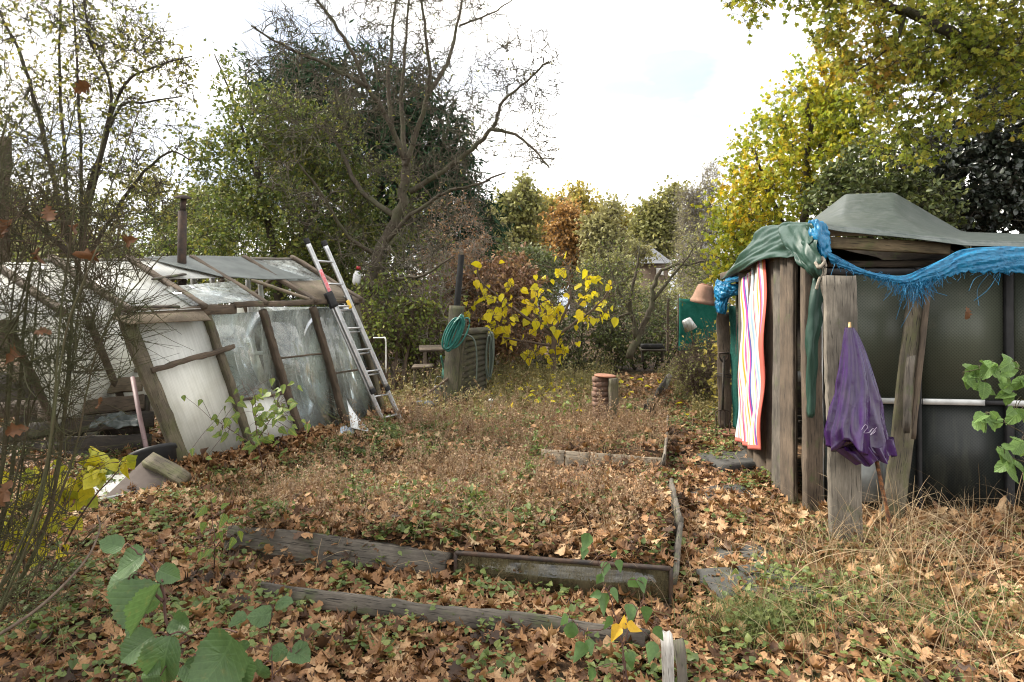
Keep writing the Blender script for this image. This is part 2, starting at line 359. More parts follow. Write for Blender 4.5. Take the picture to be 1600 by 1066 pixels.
def plain(name, c1, c2=None, scale=8, rough=.6, metal=0.0, bump=0.0, bscale=None, stretch=(1, 1, 1), detail=5, spec=.5, lo=.35, hi=.65):
    t = NT(name); v = t.coord(stretch); c2 = c2 or tuple(x * .7 for x in c1)
    n = t.noise(v, scale, detail, .6); col = t.ramp(n, [(lo, c1), (hi, c2)]); kw = {}
    if bump: kw['Normal'] = t.bump(t.noise(v, bscale or scale * 3, 4), bump, .01)
    return t.finish(t.bsdf(Base_Color=col, Roughness=rough, Metallic=metal, Specular_IOR_Level=spec, **kw))
def bark(name, c1, c2, c3=None, scale=14):
    t = NT(name); v = t.coord((1, 1, .35)); n = t.noise(v, scale, 6, .7, .5); col = t.ramp(n, [(.3, c1), (.68, c2)])
    if c3: col = t.mix(t.ramp(t.noise(t.coord(), 3.0, 5, .65), [(.45, 0.0), (.62, .8)]), col, c3)
    return t.finish(t.bsdf(Base_Color=col, Roughness=.9, Specular_IOR_Level=.2, Normal=t.bump(n, .6, .02)))
def glass(name, tint=(.9, .95, .93), dirt=.25, dirtcol=(.45, .47, .44), rough=.02, scale=2.5):
    t = NT(name); v = t.coord()
    tr = t.n('ShaderNodeBsdfTransparent', Color=tint); gl = t.n('ShaderNodeBsdfGlossy', Roughness=rough, Color=(.95, .97, 1))
    fr = t.n('ShaderNodeFresnel', IOR=1.7); m1 = t.n('ShaderNodeMixShader', Fac=fr.outputs[0]); t.t.links.new(tr.outputs[0], m1.inputs[1]); t.t.links.new(gl.outputs[0], m1.inputs[2])
    df = t.n('ShaderNodeBsdfDiffuse', Color=dirtcol); tl = t.n('ShaderNodeBsdfTranslucent', Color=dirtcol); m0 = t.n('ShaderNodeMixShader', Fac=.6)
    t.t.links.new(df.outputs[0], m0.inputs[1]); t.t.links.new(tl.outputs[0], m0.inputs[2])
    d = t.ramp(t.noise(t.coord((5, 5, 1.1)), scale, 8, .75), [(.38, dirt * .25), (.72, min(1, dirt * 2.2))])
    m2 = t.n('ShaderNodeMixShader', Fac=d); t.t.links.new(m1.outputs[0], m2.inputs[1]); t.t.links.new(m0.outputs[0], m2.inputs[2])
    return t.finish(m2)
def cloth(name, c1, c2, rough=.45, scale=6, weave=True, spec=.4, trans=.15, streak=None, crease=0, bump=.25):
    t = NT(name); v = t.coord(); n = t.noise(v, scale, 6, .6); col = t.ramp(n, [(.35, c1), (.65, c2)])
    if streak: col = t.mix(t.ramp(t.noise(t.coord((3, 3, 1)), 5, 7, .7), [(.42, 0.0), (.68, .8)]), col, streak)
    h = t.noise(v, scale * 5, 5, .6)
    if crease: h = t.math('ADD', t.math('MULTIPLY', h, .4), t.n('ShaderNodeTexVoronoi', {'feature': 'F1'}, Vector=t.n('ShaderNodeMixRGB', Fac=.12, Color1=t.coord((1, 1, .55)), Color2=t.n('ShaderNodeTexNoise', Vector=v, Scale=7.0).outputs['Color']).outputs[0], Scale=crease).outputs['Distance'])
    b = t.bsdf(Base_Color=col, Roughness=rough, Specular_IOR_Level=spec, Normal=t.bump(h, bump, .012))
    tl = t.n('ShaderNodeBsdfTranslucent', Color=col); mx = t.n('ShaderNodeMixShader', Fac=trans)
    t.t.links.new(b.outputs[0], mx.inputs[1]); t.t.links.new(tl.outputs[0], mx.inputs[2]); return t.finish(mx)

M = {}
M['wood_grey'] = wood('weathered_grey_wood', (.05, .042, .033), (.20, .172, .138), .25)
M['wood_brown'] = wood('weathered_brown_wood', (.06, .044, .03), (.17, .125, .085), .1)
M['wood_moss'] = wood('mossy_wood', (.065, .054, .037), (.21, .175, .12), .45, (.085, .088, .036))
M['wood_dark'] = wood('dark_rotten_wood', (.022, .017, .013), (.075, .058, .043), .25)
M['wood_fence'] = wood('mossy_fence_wood', (.04, .035, .022), (.13, .11, .068), .5, (.06, .064, .025))
M['wood_white'] = wood('white_flaking_wood', (.22, .2, .17), (.72, .70, .66), .0)
M['wood_pale'] = wood('pale_weathered_wood', (.085, .073, .056), (.29, .255, .205), .05)
M['wood_olive'] = wood('olive_timber', (.10, .075, .04), (.25, .19, .11), .25, (.12, .12, .05))
M['wood_cream'] = wood('pale_edging_board', (.20, .165, .12), (.44, .36, .26), .05)
M['alu'] = plain('aluminium', (.55, .56, .57), (.40, .41, .42), 20, .38, .85, .15, 60)
M['alu_dull'] = plain('dull_aluminium', (.60, .61, .60), (.42, .43, .42), 9, .5, .5)
M['black_plastic'] = plain('black_plastic', (.014, .014, .015), (.026, .026, .027), 12, .55, spec=.25)
M['steel_dark'] = plain('rusty_dark_steel', (.03, .026, .024), (.075, .045, .03), 14, .75, .4, .4)
M['rust'] = plain('rusty_orange_steel', (.07, .035, .02), (.26, .11, .04), 30, .85, .2, .5, lo=.45, hi=.6)
M['black_rubber'] = plain('black_pipe', (.012, .012, .012), (.02, .02, .02), 12, .8, spec=.1)
M['terracotta'] = plain('terracotta', (.30, .13, .075), (.20, .095, .06), 9, .85, 0, .3)
M['pot_brown'] = plain('weathered_terracotta', (.19, .115, .075), (.27, .15, .10), 9, .85, 0, .3)
M['brick'] = plain('old_brick', (.22, .12, .08), (.10, .068, .05), 22, .9, 0, .5, 40)
M['concrete'] = plain('dark_concrete', (.066, .064, .058), (.036, .036, .033), 9, .92, 0, .5, 60)
M['polycarb'] = None
M['white_paint'] = plain('white_paint', (.72, .72, .69), (.5, .5, .46), 6, .6)
M['dirty_sheet'] = plain('dirty_white_sheet', (.42, .44, .43), (.2, .21, .19), 5, .45)
M['white_plastic'] = plain('white_plastic', (.75, .76, .76), (.5, .52, .52), 5, .4)
M['grey_metal'] = plain('grey_galvanised', (.22, .23, .22), (.13, .135, .13), 7, .5, .5)
M['red'] = plain('red_plastic', (.55, .03, .05), (.4, .03, .04), 9, .5)
M['red_sticker'] = plain('red_sticker', (.62, .06, .09), (.7, .35, .36), 40, .5)
M['yellow'] = plain('yellow_sticker', (.75, .48, .04), (.6, .4, .05), 9, .5)
M['green_plastic'] = plain('green_plastic', (.03, .12, .09), (.05, .16, .11), 9, .5)
M['hose_teal'] = plain('teal_hose', (.012, .10, .085), (.02, .16, .13), 9, .35)
M['hose_grey'] = plain('grey_green_hose', (.055, .075, .06), (.09, .11, .085), 9, .45)
M['rope'] = plain('rope', (.36, .32, .26), (.2, .17, .13), 60, .9, 0, .5)
M['blue_tarp'] = cloth('blue_tarpaulin', (.005, .13, .28), (.01, .2, .38), .32, 14, spec=.5, trans=.15, crease=22, bump=.9)
M['green_tarp'] = cloth('green_tarpaulin', (.024, .036, .031), (.04, .054, .048), .42, 3, spec=.45, trans=.03, streak=(.085, .095, .092))
M['green_tarp_dark'] = cloth('green_tarpaulin_flap', (.02, .052, .038), (.032, .075, .055), .45, 3, spec=.4, trans=.2)
M['net'] = cloth('green_netting', (.006, .055, .042), (.012, .085, .065), .7, 40, spec=.2, trans=.25)
M['net_screen'] = cloth('green_screen_netting', (.01, .13, .10), (.02, .17, .13), .7, 12, spec=.2, trans=.3)
M['purple'] = cloth('purple_plastic_cloth', (.022, .0055, .052), (.042, .01, .09), .2, 4, spec=.6, trans=.03, streak=(.045, .028, .058), crease=9, bump=.4)
M['ply'] = wood('old_plywood', (.13, .10, .065), (.25, .20, .14), .15)
M['felt'] = plain('grey_sheet', (.13, .145, .135), (.085, .095, .09), 5, .55, .1, .2)
M['sheet_brown'] = plain('brown_grey_sheet', (.075, .062, .055), (.10, .083, .074), 6, .85, 0, .15, spec=.1)
M['pink_steel'] = plain('faded_pink_steel', (.17, .11, .115), (.22, .15, .15), 12, .6)
M['blue_scrap'] = plain('pale_blue_scrap', (.42, .5, .58), (.3, .36, .42), 9, .6)
M['glass'] = glass('dirty_glass', dirt=.21, dirtcol=(.80, .83, .78), scale=1.4)
M['glass_roof'] = glass('roof_glass', dirt=.4, dirtcol=(.75, .78, .76))
def polycarb():
    t = NT('twinwall_polycarbonate'); v = t.coord()
    st = t.n('ShaderNodeAttribute', {'attribute_name': 'blade'}); sx = t.n('ShaderNodeSeparateXYZ', Vector=st.outputs['Vector'])
    rib = t.math('SINE', t.math('MULTIPLY', sx.outputs[0], 480.0)); ribc = t.ramp(rib, [(.0, .93), (.9, 1.0)])
    fine = t.noise(t.n('ShaderNodeVectorMath', {'operation': 'MULTIPLY'}, Vector=st.outputs['Vector']).outputs[0], 1)
    cx = t.n('ShaderNodeCombineXYZ', X=t.math('MULTIPLY', sx.outputs[0], 22.0), Y=t.math('MULTIPLY', sx.outputs[1], 1.2))
    strk = t.noise(cx.outputs[0], 2.0, 5, .6); dirt = t.noise(v, 2.2, 6, .6)
    col = t.ramp(strk, [(.3, (.70, .71, .68)), (.6, (.84, .85, .82))]); col = t.mix(1.0, col, ribc, 'MULTIPLY')
    col = t.mix(t.ramp(dirt, [(.45, 0.0), (.75, .6)]), col, (.5, .5, .42))
    b = t.bsdf(Base_Color=col, Roughness=.3, Specular_IOR_Level=.5); tl = t.n('ShaderNodeBsdfTranslucent', Color=col); mx = t.n('ShaderNodeMixShader', Fac=.45)
    t.t.links.new(b.outputs[0], mx.inputs[1]); t.t.links.new(tl.outputs[0], mx.inputs[2]); return t.finish(mx)
M['polycarb'] = polycarb()
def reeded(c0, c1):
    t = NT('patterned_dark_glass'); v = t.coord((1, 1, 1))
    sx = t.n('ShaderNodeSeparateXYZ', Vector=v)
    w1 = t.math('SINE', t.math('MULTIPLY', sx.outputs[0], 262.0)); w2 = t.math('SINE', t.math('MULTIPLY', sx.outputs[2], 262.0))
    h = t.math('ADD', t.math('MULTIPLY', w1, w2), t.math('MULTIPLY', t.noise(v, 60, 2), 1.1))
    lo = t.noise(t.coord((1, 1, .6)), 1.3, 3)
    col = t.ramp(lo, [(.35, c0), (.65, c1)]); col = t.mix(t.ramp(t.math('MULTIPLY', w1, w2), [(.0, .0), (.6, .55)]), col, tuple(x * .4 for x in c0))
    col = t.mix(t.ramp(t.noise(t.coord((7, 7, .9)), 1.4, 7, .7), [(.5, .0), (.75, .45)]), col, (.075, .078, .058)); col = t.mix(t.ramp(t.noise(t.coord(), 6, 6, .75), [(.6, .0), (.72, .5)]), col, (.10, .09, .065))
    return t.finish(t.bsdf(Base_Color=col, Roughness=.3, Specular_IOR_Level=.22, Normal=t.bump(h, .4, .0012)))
M['reeded_upper_reflect'] = reeded((.045, .052, .038), (.08, .088, .064)); M['reeded_lower'] = reeded((.014, .017, .017), (.028, .031, .028))  # same glass twice: upper colour lightened to paint in reflected surroundings, lower kept dark
def soil():
    t = NT('leafy_soil'); v = t.coord(); a = t.noise(v, 22, 6, .7); b = t.noise(v, 1.1, 4)
    vo = t.n('ShaderNodeTexVoronoi', Vector=v, Scale=19.0); vc = t.n('ShaderNodeSeparateColor', Color=vo.outputs['Color']).outputs[0]
    col = t.ramp(vc, [(.1, (.032, .022, .015)), (.45, (.085, .05, .027)), (.75, (.16, .085, .042)), (.95, (.22, .135, .075))])
    col = t.mix(t.ramp(a, [(.38, .85), (.6, .0)]), col, (.022, .017, .012))
    col = t.mix(t.ramp(b, [(.5, 0.0), (.66, .5)]), col, (.05, .062, .022))
    return t.finish(t.bsdf(Base_Color=col, Roughness=.95, Specular_IOR_Level=.15, Normal=t.bump(a, .9, .03)))
M['soil'] = soil()
FALL = [(.05, (.028, .016, .010)), (.22, (.075, .036, .017)), (.4, (.18, .088, .038)), (.57, (.31, .16, .068)), (.72, (.43, .255, .125)), (.92, (.57, .42, .25))]
M['fallen'] = leafmat('fallen_oak_leaf', FALL, .18, .6, .42, 2.6)
M['caught'] = leafmat('caught_brown_leaf', [(.1, (.07, .032, .014)), (.9, (.19, .085, .034))], .12, .6)
M['straw'] = leafmat('dry_straw', [(.05, (.13, .085, .05)), (.4, (.30, .21, .12)), (.8, (.47, .36, .22)), (1, (.55, .46, .29))], .3, .7, .3, 2)
M['weed'] = leafmat('dry_weed', [(.05, (.10, .055, .032)), (.35, (.25, .15, .085)), (.7, (.38, .26, .155)), (1, (.5, .39, .25))], .25, .7, .3, 2)
M['herb'] = leafmat('low_green_leaf', [(.05, (.06, .09, .025)), (.5, (.13, .18, .05)), (1, (.25, .28, .085))], .35, .5, .3, 2)
M['stalk'] = leafmat('dead_stalk', [(.05, (.07, .035, .022)), (.6, (.17, .09, .05)), (1, (.3, .19, .11))], .1, .8, .3, 2)
M['fluff'] = leafmat('seed_fluff', [(.05, (.15, .09, .06)), (.5, (.33, .235, .155)), (1, (.47, .37, .27))], .35, .8, .4, 2)
M['meadow'] = leafmat('meadow_weed', [(.05, (.09, .08, .035)), (.4, (.2, .19, .07)), (.7, (.33, .27, .13)), (1, (.42, .34, .1))], .3, .6, .5, 1.3)
M['grass'] = leafmat('green_grass', [(.05, (.06, .085, .022)), (.6, (.14, .17, .05)), (1, (.3, .28, .11))], .3, .5, .3, 2)
M['bark_bare'] = bark('grey_fruit_bark', (.038, .032, .024), (.115, .095, .072), (.085, .088, .05))
M['bark_dark'] = bark('dark_bark', (.025, .02, .017), (.075, .06, .048), (.06, .065, .035))
M['bark_brown'] = bark('brown_twig_bark', (.06, .042, .03), (.16, .12, .09))
M['bark_grey'] = bark('grey_twig_bark', (.15, .13, .105), (.29, .26, .215))
M['stem_purple'] = bark('purplish_stem', (.05, .028, .025), (.13, .075, .06))
M['stem_green'] = bark('broom_stem', (.03, .032, .016), (.095, .095, .045), (.075, .05, .036))
M['lf_apple'] = leafmat('apple_leaf', [(.05, (.05, .08, .024)), (.4, (.125, .17, .04)), (.75, (.24, .26, .06)), (1, (.42, .35, .07))], .35, .5)
M['lf_sparse'] = leafmat('sparse_yellow_green_leaf', [(.05, (.08, .11, .03)), (.5, (.24, .25, .06)), (1, (.46, .38, .09))], .4, .5)
M['lf_conifer'] = leafmat('conifer_needle', [(.05, (.012, .032, .016)), (.6, (.028, .062, .03)), (1, (.055, .10, .042))], .15, .7, .4, 1, spec=.12)
M['lf_yellow'] = leafmat('bright_yellow_leaf', [(.05, (.55, .5, .03)), (.5, (.78, .66, .03)), (1, (.82, .6, .04))], .5, .5, .2)
M['lf_brown'] = leafmat('brown_hedge_leaf', [(.05, (.1, .05, .035)), (.5, (.27, .15, .085)), (.85, (.42, .27, .13)), (1, (.45, .34, .1))], .2, .6)
M['lf_maple'] = leafmat('autumn_maple_leaf', [(.05, (.17, .23, .035)), (.4, (.36, .42, .05)), (.68, (.62, .54, .05)), (.85, (.74, .48, .035)), (1, (.6, .27, .04))], .5, .5, .5, .9)
M['lf_oak'] = leafmat('autumn_oak_leaf', [(.05, (.12, .17, .03)), (.4, (.27, .32, .05)), (.7, (.48, .42, .06)), (1, (.5, .25, .05))], .5, .5, .5, .8)
M['lf_holly'] = leafmat('dark_holly_leaf', [(.05, (.012, .018, .012)), (.6, (.024, .034, .022)), (1, (.05, .06, .042))], .05, .3, .3, 1, spec=.6)
M['lf_laurel'] = leafmat('laurel_leaf', [(.05, (.055, .08, .028)), (.6, (.125, .155, .05)), (1, (.24, .24, .08))], .25, .45)
M['lf_far_green'] = leafmat('far_green_leaf', [(.05, (.15, .16, .055)), (.6, (.30, .30, .10)), (1, (.44, .39, .13))], .3, .6, .5, .5)
M['lf_far_yellow'] = leafmat('far_yellow_leaf', [(.05, (.26, .24, .06)), (.6, (.48, .40, .09)), (1, (.6, .46, .11))], .3, .6, .5, .5)
M['lf_far_orange'] = leafmat('far_orange_leaf', [(.05, (.24, .14, .05)), (.6, (.48, .26, .08)), (1, (.55, .36, .12))], .3, .6, .5, .5)
M['lf_far_pale'] = leafmat('far_pale_leaf', [(.05, (.2, .2, .085)), (.6, (.36, .34, .14)), (1, (.46, .41, .18))], .3, .6, .5, .5)
M['lf_shrub'] = leafmat('green_shrub_leaf', [(.05, (.07, .11, .025)), (.5, (.19, .25, .05)), (.9, (.36, .36, .07)), (1, (.5, .42, .07))], .35, .5, .5, 1.5)
M['lf_hazel'] = leafmat('hazel_leaf', [(.0, (.085, .15, .045)), (1, (.13, .22, .065))], .35, .45, .4, 8, .4)
M['lf_sapling'] = leafmat('sapling_leaf', [(.05, (.07, .14, .035)), (.6, (.14, .22, .05)), (.85, (.3, .32, .05)), (1, (.5, .38, .04))], .4, .45, .3, 6, .3)
M['lf_bramble'] = leafmat('bramble_leaf', [(.05, (.10, .19, .05)), (1, (.17, .27, .075))], .4, .5, .4, 6, .35)
# ------------------------------------------------------------------ ground, path, litter
def ground():
    def axis(lo, hi, fine, far):
        a = [np.arange(lo, hi + 1e-6, fine)]; s = fine; x = hi; up = []
        while x < far: s *= 1.35; x += s; up.append(x)
        s = fine; x = lo; dn = []
        while x > -far: s *= 1.35; x -= s; dn.append(x)
        return np.concatenate([dn[::-1], a[0], up])
    X = axis(-7, 7, .07, 400); Y = axis(.5, 16, .07, 600)
    gx, gy = np.meshgrid(X, Y); z = gh(gx, gy)
    V = np.stack([gx, gy, z], -1).reshape(-1, 3)
    return tag(mk('ground', V, [grid_faces(len(Y), len(X))], M['soil'], None, True, origin=(0, 0, 0)), kind='structure')
ground()
# paving slabs showing through the leaves on the path
SLABS = [((1125, 772), .55, .45, .15, 'dark paving slab beside the foot of the wooden shed wall, part covered by leaves'),
         ((1150, 722), .6, .55, .2, 'farthest paving slab on the leafy path, below the striped towel'),
         ((1172, 925), .5, .38, .1, 'nearest paving slab on the leafy path, in front of the leaning plank'),
         ((1150, 878), .5, .4, .3, 'small half buried paving slab in the middle of the leafy path')]
for (p, w, l, rz, lab) in SLABS:
    c = G(*p); r = np.random.default_rng(int(p[0])); n = 9
    u, v = np.meshgrid(np.linspace(-.5, .5, n), np.linspace(-.5, .5, n)); ca, sa = math.cos(rz), math.sin(rz)
    x = u * w; y = v * l; e = (np.abs(u) > .49) | (np.abs(v) > .49)
    x = x + r.normal(0, .008, x.shape) * e; y = y + r.normal(0, .008, x.shape) * e
    top = np.stack([c[0] + x * ca - y * sa, c[1] + x * sa + y * ca, c[2] + .030 + x * .03 + r.normal(0, .0015, x.shape)], -1).reshape(-1, 3)
    bot = top - np.array([0, 0, .09]); m = n * n; i = np.arange(m).reshape(n, n); F = grid_faces(n, n)
    rim = np.concatenate([i[0], i[1:, -1], i[-1, -2::-1], i[-2:0:-1, 0]]); nx = np.roll(rim, -1)
    tag(mk('paving_slab', np.concatenate([top, bot]), [F, F[:, ::-1] + m, np.stack([nx, rim, rim + m, nx + m], -1)], M['concrete'], None), lab, 'paving slab', 'paving slabs along the path')

def scatter_xy(rng, n, y0, y1, half=.86, x0=-9, x1=7, power=1.0):
    y = y0 + (y1 - y0) * rng.uniform(0, 1, n) ** power; x = rng.uniform(-half, half, n) * y
    k = (x > x0) & (x < x1); return x[k], y[k]
def on_slab(x, y):
    k = np.zeros(len(x), bool)
    for (p, w, l, rz, lab) in SLABS:
        c = G(*p); dx, dy = x - c[0], y - c[1]; k |= (np.abs(dx) < w * .45) & (np.abs(dy) < l * .42)
    return k
SHED_IN = lambda x, y: (x > 2.45 + (y - 5.4) * .12) & (y > 5.45) & (y < 8.6)
def fallen():
    rng = np.random.default_rng(5); mb = []
    Vs, F3 = [], []; off = 0
    for (n, y0, y1, pw, shp, s0) in ((44000, 2.2, 6.5, .62, 'oak', .066), (10000, 2.2, 6.5, .62, 'maple', .072), (16000, 2.2, 6.5, .62, 'oval', .05), (62000, 6.3, 16, .8, 'oak', .076)):
        x, y = scatter_xy(rng, n, y0, y1, power=pw)
        bm = bed_mask(x, y); clump = np.sin(x * 3.1 + 1.7 * np.sin(y * 2.2)) * np.sin(y * 3.7 + x) ; left = smooth(-1.0, -2.2, x) * smooth(6, 4.5, y)
        keep = rng.uniform(0, 1, len(x)) < (1.0 - .2 * bm) * (.85 + .3 * clump) * (1 - .3 * left)
        keep &= ~(on_slab(x, y) & (rng.uniform(0, 1, len(x)) < .6)); keep &= ~SHED_IN(x, y)
        x, y = x[keep], y[keep]; m = len(x)
        P = np.stack([x, y, gh(x, y) + rng.uniform(.004, .04, m) + bm[keep] * rng.uniform(0, .09, m) * (rng.uniform(0, 1, m) < .4)], -1)
        A = rdir(rng, m); A[:, 2] = rng.normal(0, .2, m); N = rdir(rng, m) * .45 + np.array([0, 0, 1.]); N[:, 2] = np.abs(N[:, 2])
        V, F, uv = leaves(shp, P, A, N, s0 * rng.uniform(.4, 1.45, m), rng, .3, .35, .035, aspect=1.5 if shp == 'oak' else 1.15)
        Vs.append(V); F3.append(F[0] + off); off += len(V)
    # heap of leaves against the feet of the shed front and the greenhouse
    n = 2600; x = rng.uniform(2.3, 4.6, n); y = 5.05 - (x - 2.3) * .12 - np.abs(rng.normal(0, .22, n)); P = np.stack([x, y, gh(x, y) + rng.uniform(.0, .16, n) * np.exp(-((5.1 - y) / .35) ** 2)], -1)
    A = rdir(rng, n); A[:, 2] *= .4; N = rdir(rng, n) * .6 + np.array([0, 0, .8]); V, F, uv = leaves('oak', P, A, N, .085 * rng.uniform(.6, 1.3, n), rng, .7, .5, .03, aspect=1.15)
    Vs.append(V); F3.append(F[0] + off); off += len(V)
    n = 3600; t = rng.uniform(-.15, 1.05, n); o = np.abs(rng.normal(0, .28, n)); bx = -3.05 + 1.5 * t + o * .8; by = 6.5 + 2.95 * t - o * .5
    P = np.stack([bx, by, gh(bx, by) + rng.uniform(.0, .17, n) * np.exp(-(o / .3) ** 2)], -1)
    A = rdir(rng, n); A[:, 2] *= .4; N = rdir(rng, n) * .6 + np.array([0, 0, .8]); V, F, uv = leaves('birch', P, A, N, .08 * rng.uniform(.6, 1.3, n), rng, .7, .5, .03, aspect=1.2)
    Vs.append(V); F3.append(F[0] + off)
    tag(mk('fallen_leaves', np.concatenate(Vs), [np.concatenate(F3)], M['fallen'], None, origin=(0, 0, 0)), 'brown and tan oak leaves lying thickly over path and beds', 'fallen leaves', kind='stuff')
fallen()

def blades(rng, P, H, bend, w, dirs=None, n=5):
    m = len(P); d = rdir(rng, m); d[:, 2] = 0; d = norm(d); t = np.linspace(0, 1, n)
    H = np.broadcast_to(H, (m,)); bend = np.broadcast_to(bend, (m,))
    C = P[:, None] + H[:, None, None] * (t[None, :, None] * np.array([0, 0, 1.]) * (1 - .45 * bend[:, None, None] * t[None, :, None]) + d[:, None] * (bend[:, None, None] * (t ** 1.8)[None, :, None]))
    s = norm(np.cross(d, np.array([0, 0, 1.])) + .5 * rng.normal(size=(m, 3))); ww = (w * (1 - t * .85))[None, :, None]
    V = np.stack([C - s[:, None] * ww, C + s[:, None] * ww], 2); i = np.arange(m * n * 2).reshape(m, n, 2)
    F = np.stack([i[:, :-1, 0], i[:, :-1, 1], i[:, 1:, 1], i[:, 1:, 0]], -1).reshape(-1, 4); return V.reshape(-1, 3), F, C
def patchy(x, y, s=0.0):
    return .5 + .25 * np.sin(x * 2.3 + s + 1.1 * np.sin(y * 1.9)) * np.sin(y * 2.9 + .7 * x) + .16 * np.sin(x * 6.1 + 2 * np.sin(y * 4 + s)) * np.sin(y * 5.3 - x * 2) + .12 * np.sin(x * 11 + y * 3 + s) * np.sin(y * 9.7 - x * 4)
def weeds():
    rng = np.random.default_rng(8)
    # dry weed stalks of the bed: stem + side twigs + shrivelled leaflets
    x, y = scatter_xy(rng, 30000, 3.6, 13, power=.75); b = bed_mask(x, y)
    pt = patchy(x, y)
    k = rng.uniform(0, 1, len(x)) < b * smooth(.38, .78, pt) * .7; x, y = x[k], y[k]; m = len(x)
    far = smooth(9, 5, y)
    H = rng.uniform(.05, .2, m) * (1 + .5 * np.sin(x * 1.9) * np.sin(y * 1.1)) * np.where(rng.uniform(0, 1, m) < .12, 2.0, 1) * np.where((y < 5.5) | (y > 6.8), 1.25, 1); near_edging = (y < 6.66) & (y > 5.4) & (x > .1); H = np.where(near_edging, np.minimum(H, .07 + .05 * (6.6 - y)), H); P = np.stack([x, y, gh(x, y)], -1)
    V, F, C = blades(rng, P, H, rng.uniform(.0, .6, m), .0022); mb = MB(); mb.add(V, [F])
    tw, tr = twigs(C, 4, .12, rng, .0012, 3, .5, .8, .25); k = rng.uniform(0, 1, len(tw)) < .8; tw = tw[k]
    s = norm(np.cross(tw[:, -1] - tw[:, 0], rdir(rng, len(tw)))) * .0014
    Vt = np.stack([tw - s[:, None], tw + s[:, None] * .6], 2); i = np.arange(len(tw) * 6).reshape(-1, 3, 2)
    mb.add(Vt.reshape(-1, 3), [np.stack([i[:, :-1, 0], i[:, :-1, 1], i[:, 1:, 1], i[:, 1:, 0]], -1).reshape(-1, 4)])
    n = 30000; Q, T = leaf_on(np.concatenate([tw]), n, rng, .1)
    V, F, uv = leaves('quad', Q, norm(T + rdir(rng, n)), rdir(rng, n), .026 * rng.uniform(.4, 1.3, n), rng, .6, .4); mb.add(V, F)
    tag(mb.build('dry_weeds', M['weed'], None, origin=(0, 0, 0)), 'dry brown weed stalks filling the raised bed', 'dry weeds', kind='stuff')
    # matted straw
    x, y = scatter_xy(rng, 40000, 3.4, 14, power=.8); b = bed_mask(x, y)
    pt = smooth(.1, .9, .5 + .5 * np.sin(x * 1.7 + 2.0 + np.sin(y * 2.3)) * np.sin(y * 2.1 + x))
    k = rng.uniform(0, 1, len(x)) < b * (.1 + .8 * pt) + .06; k &= ~SHED_IN(x, y); x, y = x[k], y[k]; m = len(x)
    V, F, C = blades(rng, np.stack([x, y, gh(x, y) + .01], -1), rng.uniform(.10, .36, m) * np.where((y < 6.6) & (y > 5.9) & (x > .1), .45, 1), rng.uniform(.4, 1.5, m), .0024)
    tag(mk('dry_grass', V, [F], M['straw'], None, origin=(0, 0, 0)), 'bleached dry grass matted over the bed and its edges', 'dry grass', kind='stuff')
    # long straw round the leaning plank and right foreground
    n = 900; x = np.concatenate([rng.normal(2.35, .35, n), rng.uniform(1.2, 3.4, n), rng.uniform(2.6, 4.4, n)]); y = np.concatenate([rng.normal(4.35, .25, n), rng.uniform(2.6, 4.4, n), rng.uniform(4.6, 5.1, n)])
    k = rng.uniform(0, 1, len(x)) < .45; x, y = x[k], y[k]; m = len(x)
    V, F, C = blades(rng, np.stack([x, y, gh(x, y)], -1), rng.uniform(.12, .5, m) * np.where(rng.uniform(0, 1, m) < .07, 1.7, 1), rng.uniform(.2, 1.3, m), .003, n=8)
    tag(mk('long_dry_grass', V, [F], M['straw'], None, origin=(0, 0, 0)), 'long straw coloured grass stalks around the leaning grey plank', 'dry grass', kind='stuff')
    # green grass
    xs, ys = [], []
    for (px, py, sx, n) in ((1175, 990, .13, 700), (1180, 985, .2, 400), (1340, 950, .4, 700), (1480, 990, .4, 900), (1260, 870, .3, 300), (400, 760, .6, 700), (450, 770, .3, 260), (640, 715, .35, 300), (540, 800, .25, 220), (720, 790, .3, 200), (860, 835, .25, 180), (985, 790, .25, 200), (480, 720, .4, 300), (150, 980, .6, 300), (560, 780, .5, 500), (900, 600, 1.6, 1100), (700, 600, 1.2, 500), (1240, 800, .25, 150)):
        c = G(px, py); xs.append(rng.normal(c[0], sx, n)); ys.append(rng.normal(c[1], sx * .7, n))
    x = np.concatenate(xs); y = np.concatenate(ys); k = ~SHED_IN(x, y); x, y = x[k], y[k]; m = len(x)
    V, F, C = blades(rng, np.stack([x, y, gh(x, y)], -1), rng.uniform(.07, .24, m), rng.uniform(.2, 1.2, m), .0022)
    tag(mk('grass', V, [F], M['grass'], None, origin=(0, 0, 0)), 'tufts of green grass growing between the fallen leaves', 'grass', kind='stuff')
    # low round green leaves
    n = 620; cx, cy = scatter_xy(rng, n, 2.4, 12, power=.7); k = ~SHED_IN(cx, cy) & ~((cx > .95 + (cy - 3.75) * .225) & (cx < 2.1) & (cy > 4) & (rng.uniform(0, 1, len(cx)) < .75)); cx, cy = cx[k], cy[k]
    c = rng.integers(0, len(cx), 25000); x = cx[c] + rng.normal(0, .1, 25000); y = cy[c] + rng.normal(0, .09, 25000); m = len(x); k = ~SHED_IN(x, y); x, y = x[k], y[k]; m = len(x)
    P = np.stack([x, y, gh(x, y) + rng.uniform(.03, .10, m)], -1); A = rdir(rng, m); A[:, 2] = rng.normal(0, .25, m)
    V, F, uv = leaves('heart', P, A, rdir(rng, m) * .4 + np.array([0, 0, 1]), .034 * rng.uniform(.4, 1.4, m), rng, .25, .3)
    tag(mk('ground_ivy', V, F, M['herb'], None, origin=(0, 0, 0)), 'low patches of small round green leaves among the brown litter', 'ground cover', kind='stuff')
weeds()

